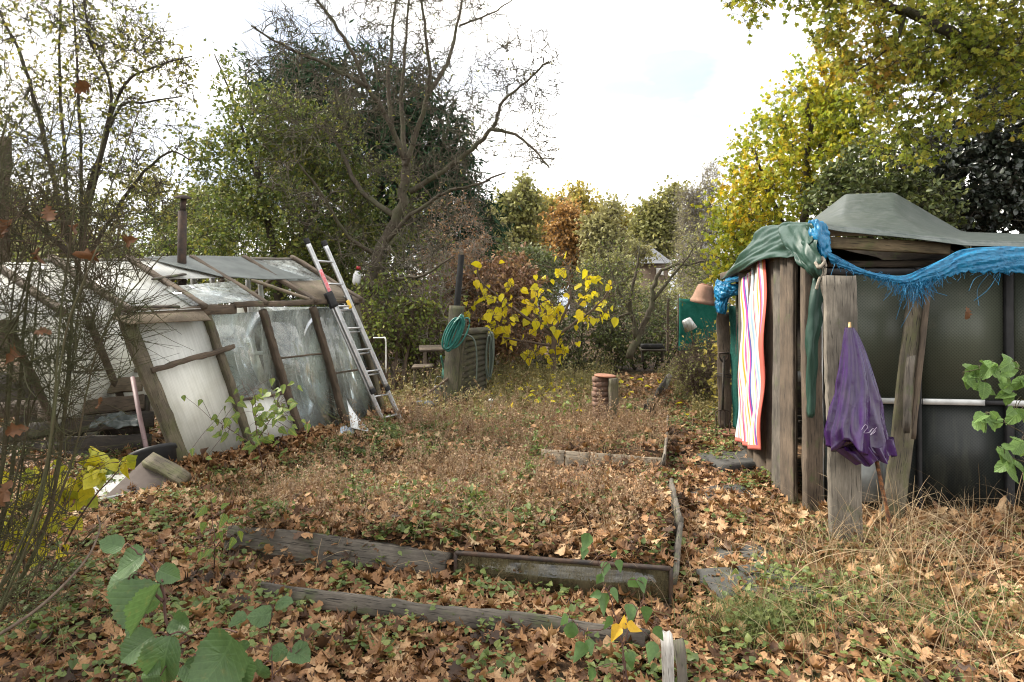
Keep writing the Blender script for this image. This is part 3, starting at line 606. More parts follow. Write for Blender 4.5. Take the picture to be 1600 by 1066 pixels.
def meadow():
    rng = np.random.default_rng(18); x, y = scatter_xy(rng, 8200, 8.8, 16, .55, power=.9)
    path = np.abs(x - (2.0 + (y - 9) * .12)) < .55 + .1 * np.sin(y * 3); k = ~path & ~SHED_IN(x, y) & (x > -2.2 + (y - 9) * .1); x, y = x[k], y[k]; m = len(x)
    H = rng.uniform(.15, .7, m) * smooth(8.4, 11, y) * (.8 + .4 * np.sin(x * 2.1 + y)); V, F, C = blades(rng, np.stack([x, y, gh(x, y)], -1), H, rng.uniform(0, .6, m), .003); mb = MB(); mb.add(V, [F])
    n = 42000; Q, T = leaf_on(C, n, rng, .15); V, F, uv = leaves('quad', Q + rng.normal(0, .03, Q.shape), norm(T * .4 + rdir(rng, n)), rdir(rng, n) * .7 + [0, 0, .6], .05 * rng.uniform(.4, 1.3, n), rng, .3, .3, aspect=.9); mb.add(V, F)
    tag(mb.build('meadow_weeds', M['meadow'], None, origin=(0, 0, 0)), 'knee high olive and brown weeds between the bed and the far shrubs', 'weeds', kind='stuff')
meadow()

def tall_weeds():
    rng = np.random.default_rng(28); x, y = scatter_xy(rng, 5200, 3.9, 10.5, power=.8); b = bed_mask(x, y)
    pt = smooth(.4, .75, patchy(x, y, 1.3))
    k = (rng.uniform(0, 1, len(x)) < b * (.15 + .7 * pt)) & ~((y < 6.66) & (y > 5.3) & (x > .1) & (rng.uniform(0, 1, len(x)) < .8)); x, y = x[k], y[k]; m = len(x)
    V, F, C = blades(rng, np.stack([x, y, gh(x, y)], -1), rng.uniform(.10, .46, m) * (.5 + patchy(x, y, 2.2)), rng.uniform(0, .5, m), .0024); mb = MB(); mb.add(V, [F])
    tw, tr = twigs(C, 5, .09, rng, .0011, 3, .8, .6, .4); mb.add(*tube_arr(tw, tr, 3))
    tag(mb.build('weed_stalks', M['stalk'], None, origin=(0, 0, 0)), 'thin reddish brown dead weed stalks standing in the bed', 'dead stalks', kind='stuff')
    n = 25000; Q, T = leaf_on(tw, n, rng, .3); V, F, uv = leaves('quad', Q + rng.normal(0, .012, Q.shape), norm(T + rdir(rng, n)), rdir(rng, n), .014 * rng.uniform(.5, 1.5, n), rng, .4, .4)
    tag(mk('seed_heads', V, F, M['fluff'], None, origin=(0, 0, 0)), 'pale fluffy seed heads on the dead weed stalks', 'seed heads', kind='stuff')
    n = 170; x = rng.normal(.6, 1.1, n); y = rng.normal(12.2, 1.4, n); P = np.stack([x, y, gh(x, y) + rng.uniform(.02, .2, n)], -1); A = rdir(rng, n); A[:, 2] *= .3
    V, F, uv = leaves('heart', P, A, rdir(rng, n) * .5 + [0, 0, 1], .10 * rng.uniform(.6, 1.3, n), rng, .3, .3)
    tag(mk('yellow_leaves', V, F, M['lf_yellow'], None, origin=(0, 0, 0)), 'yellow heart shaped leaves fallen under the yellow tree', 'fallen leaves', kind='stuff')
tall_weeds()

def bed_greens():
    rng = np.random.default_rng(38); cx, cy = scatter_xy(rng, 420, 3.8, 10, power=.8); k = rng.uniform(0, 1, len(cx)) < bed_mask(cx, cy) * (.25 + .75 * (cx < .2)); cx, cy = cx[k], cy[k]
    n = 13000; c = rng.integers(0, len(cx), n); s = (.05 + .10 * rng.uniform(0, 1, len(cx)) ** 2)[c]; x = cx[c] + rng.normal(0, 1, n) * s; y = cy[c] + rng.normal(0, 1, n) * s
    P = np.stack([x, y, gh(x, y) + rng.uniform(.04, 1, n) * (.06 + .16 * rng.uniform(0, 1, len(cx)) ** 2)[c]], -1); A = rdir(rng, n); A[:, 2] = rng.normal(.1, .35, n)
    V, F, uv = leaves('birch', P, A, rdir(rng, n) * .5 + [0, 0, .8], .042 * rng.uniform(.4, 1.4, n), rng, .3, .3)
    tag(mk('bed_weeds', V, F, M['herb'], None, origin=(0, 0, 0)), 'fresh green weeds growing in patches through the dead bed', 'weeds', kind='stuff')
bed_greens()
# ------------------------------------------------------------------ raised beds: boards and edging
def edge_board(name, p0, p1, w, th, mat, label, cat='board', face=(0, -1, 0), group='boards edging the raised beds', **kw):
    return tag(board(name, p0, p1, w, th, mat, None, face, **kw), label, cat, group)
edge_board('bed_board', W(352, 848, 4.30), W(697, 894, 4.02), .22, .045, M['wood_grey'], 'long weathered board with mossy broken end, front left edge of the raised bed', face=(.1, -1, .12), rough=.010, ends=.03)
# glazed framed panel used as the right half of the front edge
fr = thing('framed_panel', 'dark framed glass panel on its side, front right edge of the raised bed', 'panel', W(880, 945, 3.85))
pa, pb, pc, pd = W(712, 864, 3.98), W(1048, 889, 3.72), W(1048, 968, 3.72), W(712, 932, 3.98)
for (a, b) in ((pa, pb), (pd, pc), (pa, pd), (pb, pc)): board('frame_bar', a, b, .022, .03, M['steel_dark'], fr, (0, -1, 0), rough=.001)
mb = MB(); mb.add(*slab([pa, pb, pc, pd], .006)); mb.build('pane', glass('muddy_glass', (.6, .6, .5), .5, (.2, .17, .10)), fr)
board('backing_board', (pa + pd) / 2 + [0, .04, 0], (pb + pc) / 2 + [0, .04, 0], .2, .03, M['wood_dark'], fr, (0, -1, 0))
edge_board('bed_board', W(408, 921, 3.66), W(1010, 1001, 3.25), .09, .04, M['wood_grey'], 'long thin grey board lying on edge among leaves, nearest to the camera', face=(.13, -1, .25), rough=.009, ends=.02)
edge_board('bed_board', G(1052, 925) + [0, 0, .06], G(1062, 850) + [0, 0, .10], .14, .035, M['wood_grey'], 'nearest grey board of the bed edge along the leafy path', face=(-1, .3, .2), rough=.008, ends=.02)
edge_board('bed_board', G(1060, 858) + [0, 0, .12], G(1048, 778) + [0, 0, .10], .15, .03, M['wood_grey'], 'middle grey board of the bed edge along the path, with notched top', face=(-1, .2, .1), rough=.010, ends=.02)
edge_board('bed_board', G(1037, 745) + [0, 0, .12], G(1042, 672) + [0, 0, .08], .16, .025, M['wood_pale'], 'thin pale board leaning at the bed edge, beside the pale low edging', face=(-1, .2, .2), rough=.01, ends=.03)
# row of pale edging boards across the bed
for k, (x0, x1) in enumerate(((845, 881), (883, 920), (922, 953), (955, 1000), (1002, 1040))):
    s = lambda x: 722 + (x - 845) * .075
    edge_board('edging_board', W(x0, s(x0), 6.65 - k * .03), W(x1, s(x1), 6.63 - k * .03), .25, .03, M['wood_cream'],
               ['leftmost pale board of the low row across the raised bed', 'second pale board of the low row across the raised bed', 'middle pale board of the low row across the raised bed', 'fourth pale board of the low row across the bed, half hidden by weeds', 'rightmost pale board of the low row, next to the path'][k], face=(.05, -1, .15), group='pale edging boards across the bed', rough=.006)
edge_board('bed_board', W(700, 735, 6.75), W(845, 742, 6.7), .12, .04, M['wood_dark'], 'dark sunken board left of the pale edging row', face=(0, -1, .2), rough=.01)
edge_board('bed_board', W(770, 645, 10.4), W(870, 651, 10.2), .16, .04, M['wood_dark'], 'dark board behind the bed, left of the brick pillar', face=(0, -1, .1))
edge_board('bed_board', W(980, 648, 9.9), W(1024, 642, 10.0), .2, .05, M['wood_dark'], 'dark rotten board with a stub post, right of the brick pillar', face=(-.2, -1, .1), rough=.012)
edge_board('bed_stake', G(1016, 655), G(1016, 655) + [0, .0, .30], .09, .07, M['wood_dark'], 'short dark square stake at the end of the rotten board', 'stake', rough=.008)
edge_board('bed_board', W(1012, 642, 10.1), W(1040, 596, 13.2), .18, .03, M['wood_dark'], 'dark split board running back along the far bed edge', face=(-1, .3, .2), rough=.02, ends=.05)
edge_board('bed_stake', G(1036, 610), G(1042, 606) + [.05, 0, .24], .10, .08, M['wood_grey'], 'grey tilted stake farthest along the bed edge', 'stake', rough=.008)
# white peg and grey stake in the foreground
tag(board('bed_stake', W(1047, 1100, 2.75), W(1040, 990, 2.8), .045, .035, M['wood_white'], None, (-.3, -1, 0), rough=.012, ends=.03), 'white flaking split stake in the leaves at the front', 'stake', 'boards edging the raised beds')
tag(board('bed_stake', W(1066, 1100, 2.8), W(1060, 1004, 2.9), .045, .05, M['wood_grey'], None, (-.3, -1, 0), rough=.01, ends=.02), 'grey stake beside the white flaking stake at the front', 'stake', 'boards edging the raised beds')

# ------------------------------------------------------------------ brick pillar with wooden post
bp = thing('brick_pillar', 'stack of orange bricks under a terracotta tile beside the weedy bed', 'pillar', G(944, 668))
b0 = G(943, 672); r = np.random.default_rng(3); mb = MB()
for k in range(10):
    z0 = b0[2] + k * .064; cx = b0[0] + r.normal(0, .004) - .02; cy = b0[1] + r.normal(0, .004); w, d, h = .22 + r.normal(0, .012), .12, .0625
    a = r.normal(0, .05); q = np.array([[-w / 2, -d / 2], [w / 2, -d / 2], [w / 2, d / 2], [-w / 2, d / 2]]); R = np.array([[math.cos(a + .35), -math.sin(a + .35)], [math.sin(a + .35), math.cos(a + .35)]])
    q = q @ R.T + [cx, cy]; mb.add(*slab(np.c_[q, np.full(4, z0)], h)); q2 = (q - [cx, cy]) * .97 + [cx, cy]; mb.add(*slab(np.c_[q2, np.full(4, z0 + h - .001)], .003))
mb.build('brick_stack', M['brick'], bp)
mb = MB(); mb.add(*lathe([(0, 0), (.135, 0), (.145, .01), (.14, .02), (.12, .026), (0, .026)], b0 + [.02, 0, 10 * .064], (.06, -.03, 1), 20)); mb.build('cap_tile', M['terracotta'], bp)
board('post', b0 + [.12, -.14, -.05], b0 + [.105, -.14, 10 * .064 - .01], .11, .08, M['wood_moss'], bp, (.3, -1, 0))

# ------------------------------------------------------------------ greenhouse (racked along its face)
E = np.array([.463, .886, 0]); NIN = np.array([-.886, .463, 0]); GO = np.array([-3.14, 6.57, 0.]); GL = 3.31
def gp(a, b, h, lean=.40): return GO + E * a * GL + NIN * b + np.array([0, 0, h]) - E * lean * h
EV = lambda a: 1.54 + .13 * a
RIDGE_B, RIDGE_H = 1.12, .55
def rf(a, t, lift=0.0):                   # point on the front roof slope, t 0 eave .. 1 ridge
    p = gp(a, 0, EV(a)) * (1 - t) + (gp(a, 0, EV(a)) + NIN * RIDGE_B + np.array([0, 0, RIDGE_H - .08 * (1 - a)])) * t
    return p + np.array([.2, -.1, .8]) * lift
gr = thing('greenhouse', 'collapsing lean-to greenhouse racked sideways, clouded panels and missing roof panes', 'greenhouse', gp(.5, .6, 0))
OUT = -NIN
POSTS = [0, .25, .47, .70, .93]
for k, a in enumerate(POSTS):
    board('corner_post' if k in (0, 4) else 'mullion', gp(a, -.01, -.06 if k == 0 else .02), gp(a, -.01, EV(a) - .03), .13 if k == 0 else (.07 if k < 4 else .08), .07, M['wood_moss' if k in (0, 1, 4) else 'wood_brown'], gr, OUT, rough=.008)
def gpanel(name, a0, a1, h0, h1, mat, b=.03, th=.008, parent=None, lo=None):
    h1a, h1b = (EV(a0) - .05, EV(a1) - .05) if h1 is None else (h1, h1)
    lo0, lo1 = (h0, h0) if lo is None else lo
    q = np.array([gp(a0, b, lo0), gp(a1, b, lo1), gp(a1, b, h1b), gp(a0, b, h1a)]); n = norm(np.cross(q[1] - q[0], q[3] - q[0])) * th
    w = np.linalg.norm(q[1] - q[0]); hh = np.linalg.norm(q[3] - q[0])
    V = np.concatenate([q, q + n]); uv = np.array([[0, 0], [w, 0], [w, hh], [0, hh]] * 2); F = np.array([[3, 2, 1, 0], [4, 5, 6, 7], [0, 1, 5, 4], [1, 2, 6, 5], [2, 3, 7, 6], [3, 0, 4, 7]])
    return mk(name, V, [F], mat, parent or gr, uv=uv)
gpanel('clouded_panel', .015, .245, .04, None, M['polycarb'])
gpanel('clouded_panel', .255, .465, .02, .62, M['polycarb'])
gpanel('glass_pane', .255, .465, .64, None, M['glass'], .035)
gpanel('glass_pane', .475, .695, .10, None, M['glass'], .035)
gpanel('glass_pane', .705, .925, .06, None, M['glass'], .035)
board('glazing_bar', gp(.255, -.0, .63), gp(.465, -.0, .63), .03, .02, M['wood_brown'], gr, OUT)
board('glazing_bar', gp(.475, .01, 1.02), gp(.695, .01, 1.04), .02, .02, M['wood_brown'], gr, OUT)
board('glazing_bar', gp(.705, .01, .78), gp(.925, .01, .80), .02, .02, M['wood_brown'], gr, OUT)
board('batten', gp(.005, -.06, 1.02), gp(.30, -.06, 1.20), .05, .03, M['wood_brown'], gr, OUT, rough=.012)
board('base_board', gp(.25, .0, .03), gp(.94, .0, .03), .10, .05, M['wood_dark'], gr, OUT)
board('eave_beam', gp(-.03, -.02, EV(0) + .005), gp(.36, -.02, EV(.36) - .0), .10, .06, M['wood_brown'], gr, OUT, rough=.01)
board('eave_beam', gp(.355, -.03, EV(.36) + .03), gp(.97, -.03, EV(.95) + .02), .06, .09, M['wood_brown'], gr, OUT, rough=.008)
# back wall: white window frames and clouded panels
for k, (a0, a1) in enumerate(((0, .25), (.25, .48), (.48, .70), (.70, .93))):
    gpanel('clouded_panel', a0 + .01, a1 - .01, .3, None, M['polycarb'], 2.0)
for a in (0, .25, .48, .7, .93):
    board('back_post', gp(a, 1.97, 0), gp(a, 1.97, EV(a)), .07, .05, M['wood_brown'], gr, OUT)
for a in (.36, .44, .60, .66):
    board('window_frame', gp(a, 1.2, .3, .1), gp(a, 1.2, 1.95, .1), .06, .04, M['white_paint'], gr, OUT, rough=.001)
for h in (.55, 1.0, 1.5):
    board('window_frame', gp(.36, 1.2, h, .1), gp(.66, 1.2, h, .1), .05, .04, M['white_paint'], gr, OUT, rough=.001)
# far gable
mb = MB(); a = .93; mb.add(*slab([gp(a, 0.05, .05), gp(a, 1.95, .05), gp(a, 1.95, 1.6), gp(a, .05, 1.6)], .008)); mb.build('gable_panel', M['glass'], gr)
# roof: rafters, ridge, panels
for a in (-.34, -.17, 0.0, .235, .47, .70, .945):
    board('rafter', rf(a, -.06, .08), rf(a, 1.02, .08), .06, .05, M['wood_brown'], gr, (.1, -.2, 1), rough=.008)
for a in (0, .235, .47, .70, .945):       # back slope
    p0 = rf(a, 1.0, .02); p1 = gp(a, 2.02, EV(a)); board('rafter', p0, p1, .05, .05, M['wood_brown'], gr, (0, 0, 1))
board('ridge_board', rf(-.03, 1.02, .02), rf(.96, 1.02, .02), .08, .06, M['wood_grey'], gr, (0, -.5, 1), rough=.01)
def rpanel(name, a0, a1, t0, t1, mat, lift=.055, th=.006, dl=(0, 0, 0, 0)):
    q = np.array([rf(a0, t0, lift + dl[0]), rf(a1, t0, lift + dl[1]), rf(a1, t1, lift + dl[2]), rf(a0, t1, lift + dl[3])]); n = norm(np.cross(q[1] - q[0], q[3] - q[0])) * th
    w = np.linalg.norm(q[1] - q[0]); hh = np.linalg.norm(q[3] - q[0]); V = np.concatenate([q, q + n]); uv = np.array([[0, 0], [w, 0], [w, hh], [0, hh]] * 2)
    return mk(name, V, [np.array([[3, 2, 1, 0], [4, 5, 6, 7], [0, 1, 5, 4], [1, 2, 6, 5], [2, 3, 7, 6], [3, 0, 4, 7]])], mat, gr, uv=uv)
rpanel('roof_panel', -.34, -.005, -.05, .98, M['polycarb'], .03)
rpanel('roof_panel', .01, .225, -.05, .97, M['polycarb'], .045)
rpanel('roof_panel', .245, .46, .56, .99, M['polycarb'], .05)
rpanel('roof_glass', .20, .45, -.02, .36, M['glass_roof'], .07, dl=(0, .03, .05, .0))
rpanel('roof_glass', .71, .935, .42, .98, M['glass_roof'], .05)
mb = MB()                                  # sagging grey sheet laid over the ridge, corrugated
nu, nv = 26, 60; u, v = np.meshgrid(np.linspace(0, 1, nu), np.linspace(0, 1, nv), indexing='ij')
ctrl = [[rf(.30, 1.05, .06), rf(.47, 1.04, .08), rf(.72, 1.03, .07)], [rf(.34, .80, .09), rf(.52, .72, .10), rf(.77, .70, .09)], [rf(.45, .52, .10), rf(.60, .42, .11), rf(.84, .42, .10)]]
V, F = patch(ctrl, nu, nv, .006, 4, 5, .006); mb.add(V, F); mb.build('roof_sheet', M['felt'], gr, True)
rpanel('roof_board', .73, .945, -.05, .42, M['ply'], .065, .012)
board('roof_batten', rf(.47, .50, .08), rf(.46, -.02, .08), .06, .03, M['wood_grey'], gr, (.1, -.2, 1))
board('roof_batten', rf(.56, .44, .09), rf(.68, -.02, .09), .06, .03, M['ply'], gr, (.1, -.2, 1))
board('roof_batten', rf(-.02, .02, .06), rf(.16, .0, .06), .07, .02, M['wood_dark'], gr, (.1, -.2, 1))
board('roof_batten', rf(.20, .50, .09), rf(.33, .58, .10), .05, .02, M['wood_dark'], gr, (.1, -.2, 1))
mb = MB(); mb.add(*slab([rf(-.05, -.06, .02), rf(.235, -.05, .02), rf(.235, -.16, -.02), rf(-.02, -.14, -.02)], .01)); mb.build('eave_sheet', M['ply'], gr)
# stove pipe with cowl
sp = thing('stove_pipe', 'rusty stove pipe with a flat cowl rising through the greenhouse roof', 'chimney', W(285, 404, 7.6))
mb = MB(); mb.add(*tube([W(285, 470, 7.6), W(284, 404, 7.6), W(285, 330, 7.6)], .047, 16)); mb.build('pipe', M['steel_dark'], sp, True)
mb = MB(); mb.add(*tube([W(285, 334, 7.6), W(287, 309, 7.6)], .032, 14)); mb.add(*lathe([(.0, .03), (.04, .028), (.09, .0), (.085, -.006), (.0, -.004)], W(286, 309, 7.6), (.1, -.2, 1), 18)); mb.build('cowl', M['steel_dark'], sp)

# ------------------------------------------------------------------ aluminium ladder
ld = thing('ladder', 'two section aluminium ladder leaning on the greenhouse roof', 'ladder', (-1.66, 8.85, 0))
F0 = np.array([-1.56, 8.58, .03]); UP = np.array([-.385, -.215, 1.0]); WV = np.array([.15, .31, 0]); outv = np.array([.55, -.55, .22])
def lad(s, h, off=0.0): return F0 + WV * s + UP * h + outv * off
def rail(name, s, h0, h1, off): return board(name, lad(s, h0, off), lad(s, h1, off), .062, .026, M['alu'], ld, outv, rough=.0005)
for s in (0, 1): rail('rail', s, 0, 1.72, 0)
for s in (.06, .94): rail('rail', s, .53, 2.33, .05)
for h in np.arange(.18, 1.7, .27): mb = MB(); mb.add(*tube([lad(0, h), lad(1, h)], .014, 8)); mb.build('rung', M['alu'], ld)
for h in np.arange(.72, 2.3, .27): mb = MB(); mb.add(*tube([lad(.06, h + .04, .05), lad(.94, h + .04, .05)], .014, 8)); mb.build('rung', M['alu'], ld)
for s in (.06, .94):
    board('rail_end', lad(s, 2.31, .05), lad(s, 2.37, .05), .07, .034, M['black_plastic'], ld, outv, rough=.0005)
    board('rail_end', lad(s, .49, .05), lad(s, .55, .05), .07, .034, M['black_plastic'], ld, outv, rough=.0005)
board('warning_sticker', lad(.06, 1.72, .066), lad(.06, 2.0, .066), .048, .003, M['red_sticker'], ld, outv, rough=.0002)
board('bracket', lad(.0, 1.56, .035), lad(.0, 1.74, .035), .10, .06, M['black_plastic'], ld, outv, rough=.004)
board('bracket', lad(1.0, 1.60, .035), lad(1.0, 1.70, .035), .08, .05, M['black_plastic'], ld, outv, rough=.002)
board('yellow_label', lad(.80, 1.54, .066), lad(.80, 1.64, .066), .05, .004, M['yellow'], ld, outv, rough=.0002)
# scraps at the ladder foot
V, F = patch([[W(541, 622, 8.3), W(549, 640, 8.2)], [W(546, 650, 8.0), W(566, 660, 7.95)], [W(548, 668, 7.75), W(582, 676, 7.7)]], 8, 6, .004, 2, 4, .006)
tag(mk('broken_panel', V, F, M['white_plastic'], None), 'broken white plastic panel leaning at the ladder foot', 'panel')
V, F = patch([[W(532, 668, 7.9), W(553, 670, 7.9)], [W(530, 680, 7.75), W(556, 683, 7.75)]], 10, 12, .03, 5, 7, .003)
tag(mk('plastic_scrap', V, F, M['blue_scrap'], None), 'crumpled pale blue scrap on the leaves by the broken panel', 'scrap')
# ------------------------------------------------------------------ junk left of the greenhouse
rng = np.random.default_rng(21)
STK = [(0, 235, 708, 690, 7.3), (40, 240, 672, 655, 7.4), (60, 225, 645, 628, 7.6), (80, 222, 612, 600, 7.8), (-60, 150, 732, 715, 7.1), (-80, 130, 690, 668, 7.3), (-90, 140, 650, 632, 7.6), (20, 215, 585, 572, 8.0)]
SL = ['lowest right plank of the timber heap, under the greenhouse end', 'dark plank second from the bottom of the timber heap', 'dark plank in the middle of the timber heap', 'pale topped plank high on the timber heap', 'lowest left plank of the timber heap', 'left plank of the timber heap, one above the ground', 'left plank high on the timber heap', 'topmost plank of the timber heap']
for k, (x0, x1, y0, y1, d) in enumerate(STK):
    tag(board('timber_plank', W(x0, y0, d), W(x1, y1, d + .25), .17, .06, M[['wood_dark', 'wood_dark', 'wood_brown', 'ply'][k % 4]], None, (.1, -1, .35), rough=.012), SL[k], 'plank', 'planks heaped by the greenhouse')
for k, (x0, x1, y0, y1, d) in enumerate(((30, 230, 716, 716, 7.9), (30, 230, 660, 650, 8.2), (-90, 160, 700, 700, 8.1), (-90, 215, 620, 610, 8.5))):
    tag(board('timber_plank', W(x0, y0, d), W(x1, y1, d), .5, .10, M['wood_dark'], None, (0, -1, .15), rough=.015), ['wide dark plank at the back of the heap, bottom right', 'wide dark plank at the back of the heap, upper right', 'wide dark plank at the back of the heap, bottom left', 'wide dark plank along the back of the heap, topmost'][k], 'plank', 'planks heaped by the greenhouse')
V, F = patch([[W(150, 655, 7.2), W(180, 650, 7.25), W(215, 652, 7.3)], [W(140, 672, 7.0), W(180, 668, 7.05), W(222, 668, 7.1)]], 14, 24, .05, 9, 8, .004)
tag(mk('tarpaulin_scrap', V, F, M['green_tarp'], None, True), 'crumpled grey green tarpaulin stuffed in the timber heap', 'tarpaulin')
mb = MB(); mb.add(*tube([W(207, 590, 6.6), W(218, 650, 6.4), W(231, 712, 6.2)], .022, 8)); tag(mb.build('metal_strut', M['pink_steel'], None, True), 'faded pink metal strut leaning by the greenhouse corner post', 'strut')
tag(board('brown_sheet', W(190, 792, 5.5), W(252, 724, 6.0), .36, .012, M['sheet_brown'], None, (.15, -.75, .75), rough=.002, taper=.85), 'flat brown grey sheet propped below the greenhouse corner', 'sheet')
mb = MB(); mb.add(*lathe([(.0, 0), (.15, 0), (.19, .36), (.205, .37), (.20, .40), (.175, .40), (.165, .05), (0, .05)], W(252, 770, 6.15), (-.35, .25, 1), 24)); tag(mb.build('bucket', M['black_plastic'], None, True), 'black plastic tub tilted behind the brown sheet', 'bucket')
tag(board('timber_offcut', W(232, 718, 5.95), W(290, 752, 5.85), .13, .08, M['wood_moss'], None, (.2, -.6, .7), rough=.01), 'mossy timber offcut lying at the corner post foot', 'offcut')
V, F = patch([[W(60, 760, 5.9), W(130, 752, 6.0), W(202, 742, 6.1)], [W(40, 805, 5.3), W(110, 796, 5.4), W(200, 772, 5.6)]], 12, 20, .02, 12, 5, .02)
tag(mk('plastic_sheet', V, F, M['dirty_sheet'], None), 'dirty white plastic sheet lying flat below the timber heap', 'sheet')

# ------------------------------------------------------------------ slatted fence panel, hoses, pole and pots
D = 10.6
fp = thing('fence_panel', 'tilted mossy slatted fence panel between two hose bundles', 'fence panel', W(730, 632, D))
board('side_post', W(702, 640, D - .15), W(714, 478, D), .24, .05, M['wood_fence'], fp, (-.35, -1, 0), rough=.01)
board('side_post', W(716, 636, D - .1), W(727, 500, D + .02), .05, .09, M['wood_fence'], fp, (0, -1, 0), rough=.01)
board('side_post', W(758, 606, D + .5), W(761, 517, D + .5), .05, .08, M['wood_fence'], fp, (0, -1, 0), rough=.01)
mb = MB()
for k in range(12):
    t = k / 11; l0, l1 = W(715, 634, D - .08), W(726, 523, D + .0); r0, r1 = W(758, 608, D + .48), W(761, 520, D + .5)
    a = l0 + (l1 - l0) * t; b = r0 + (r1 - r0) * t; dz = (l1 - l0)[2] / 11 * .62; o = np.array([0, -.035, 0])
    mb.add(*slab([a + o, b + o, b + [0, 0, dz * 1.5] - o, a + [0, 0, dz * 1.5] - o], .012))
mb.build('slats', M['wood_fence'], fp)
board('top_rail', W(714, 524, D), W(763, 515, D + .5), .05, .06, M['wood_fence'], fp, (0, -1, 0))
bpst = thing('black_pole', 'tall black plastic pipe standing behind the mossy fence panel', 'pole', W(711, 625, 10.9))
mb = MB(); mb.add(*tube([W(708, 625, 10.9), W(712, 500, 10.9), W(721, 398, 10.9)], [.055, .055, .05], 14)); mb.build('pipe', M['black_rubber'], bpst, True)
def coil(name, label, c, rx, rz, turns, r, mat, tilt, ts=.03, seed=1):
    q = np.random.default_rng(seed); a = np.linspace(0, turns * 2 * np.pi, turns * 26); n = len(a); k = a / (2 * np.pi)
    jx = .75 + .35 * np.interp(k, np.arange(turns + 2), q.normal(0, 1, turns + 2)); jz = 1 + .1 * np.interp(k, np.arange(turns + 2), q.normal(0, 1, turns + 2))
    x = rx * np.sin(a) * jx + np.interp(k, np.arange(turns + 2), q.normal(0, rx * .45, turns + 2)); z = rz * np.cos(a) * jz; y = np.interp(k, np.arange(turns + 2), q.normal(0, ts, turns + 2))
    P = np.stack([c[0] + x + z * tilt, c[1] + y - .05, c[2] + z], -1); mb = MB(); mb.add(*tube(P, r, 7)); return tag(mb.build(name, mat, None, True), label, 'hose')
coil('hose_coil', 'teal garden hose coiled over the top of the mossy fence post', W(711, 521, D - .25), .10, .24, 14, .012, M['hose_teal'], .4, .05)
coil('hose_coil', 'grey green hose looped over the right end of the slatted panel', W(764, 555, D + .40), .05, .36, 5, .012, M['hose_grey'], .03, .03, 6)
mb = MB(); mb.add(*tube(crom(WL((716, 527, 10.5), (728, 523, 10.5), (741, 532, 10.5), (745, 560, 10.5), (744, 600, 10.5)), 30), .012, 7)); tag(mb.build('hose_loop', M['hose_grey'], None, True), 'single grey hose loop hanging down the slatted panel face', 'hose')
pt = thing('metal_churn', 'grey galvanised pot standing left of the mossy fence panel', 'pot', W(686, 633, 10.6))
mb = MB(); mb.add(*lathe([(0, 0), (.075, 0), (.085, .02), (.085, .3), (.09, .32), (.075, .32), (.07, .03), (0, .03)], W(686, 635, 10.6), (0, 0, 1), 20)); mb.build('body', M['grey_metal'], pt, True)
mb = MB(); mb.add(*tube(crom([W(678, 604, 10.6), W(682, 590, 10.55), W(690, 590, 10.55), W(694, 604, 10.6)], 16), .005, 6)); mb.build('handle', M['grey_metal'], pt, True)
mb = MB(); mb.add(*tube(crom(WL((632, 637, 10.2), (665, 617, 10.3), (700, 592, 10.5)), 12), .02, 7)); tag(mb.build('long_stick', M['bark_brown'], None, True), 'long straight stick propped against the mossy fence post', 'stick')
bt = thing('plastic_bottle', 'dark grey plastic bottle lying on the leaves beyond the ladder', 'bottle', W(662, 638, 10.1))
mb = MB(); mb.add(*lathe([(0, 0), (.055, .005), (.065, .04), (.065, .2), (.05, .25), (.03, .27), (.03, .3), (0, .3)], W(649, 633, 10.1), (1, .1, .0), 16)); mb.build('body', plain('slate_plastic', (.07, .085, .10), (.11, .12, .13), 8, .45), bt, True)
mb = MB(); mb.add(*lathe([(0, 0), (.036, 0), (.036, .035), (0, .04)], W(679, 633, 10.12), (1, .1, 0), 14)); mb.build('cap', M['black_plastic'], bt, True)
tb = thing('potting_table', 'rough potting table half hidden behind the mossy fence post', 'table', W(668, 600, 11.6))
board('tabletop', W(655, 545, 11.6), W(712, 543, 11.7), .5, .04, M['wood_brown'], tb, (0, -.1, 1))
for (x, d) in ((664, 11.4), (706, 11.5), (664, 11.8), (708, 11.9)): board('leg', W(x, 612, d), W(x, 548, d), .06, .05, M['wood_brown'], tb)
tb = thing('low_stool', 'low dark wooden stool in front of the potting table', 'stool', W(664, 605, 11.2))
board('seat', W(645, 573, 11.2), W(676, 572, 11.2), .26, .035, M['wood_brown'], tb, (0, -.1, 1))
for (x, d) in ((648, 11.12), (673, 11.12), (648, 11.3), (673, 11.3)): board('leg', W(x, 612, d), W(x, 575, d), .04, .04, M['wood_brown'], tb)
wc = thing('watering_can', 'green plastic watering can hanging behind the mossy fence post', 'watering can', W(697, 590, 11.2))
mb = MB(); mb.add(*lathe([(0, 0), (.08, 0), (.085, .02), (.075, .2), (.06, .22), (0, .22)], W(697, 592, 11.2), (.1, 0, 1), 16)); mb.build('body', M['green_plastic'], wc, True)
mb = MB(); mb.add(*tube(crom(WL((697, 586, 11.15), (692, 570, 11.1), (689, 556, 11.05)), 10), [.016] * 10, 8)); mb.build('spout', M['green_plastic'], wc, True)
mb = MB(); mb.add(*tube(crom(WL((603, 583, 9.6), (603, 546, 9.6), (602, 529, 9.6), (597, 528, 9.7), (584, 528, 9.9)), 16), .010, 7)); tag(mb.build('pipe_frame', M['white_paint'], None, True), 'thin white bent pipe standing right of the greenhouse', 'pipe')
sl = thing('garden_light', 'small clear and silver light stake in the weeds by the slatted panel', 'garden light', W(767, 640, 9.9))
mb = MB(); mb.add(*tube([W(767, 660, 9.9), W(767, 630, 9.9)], .008, 8)); mb.build('stake', M['alu_dull'], sl)
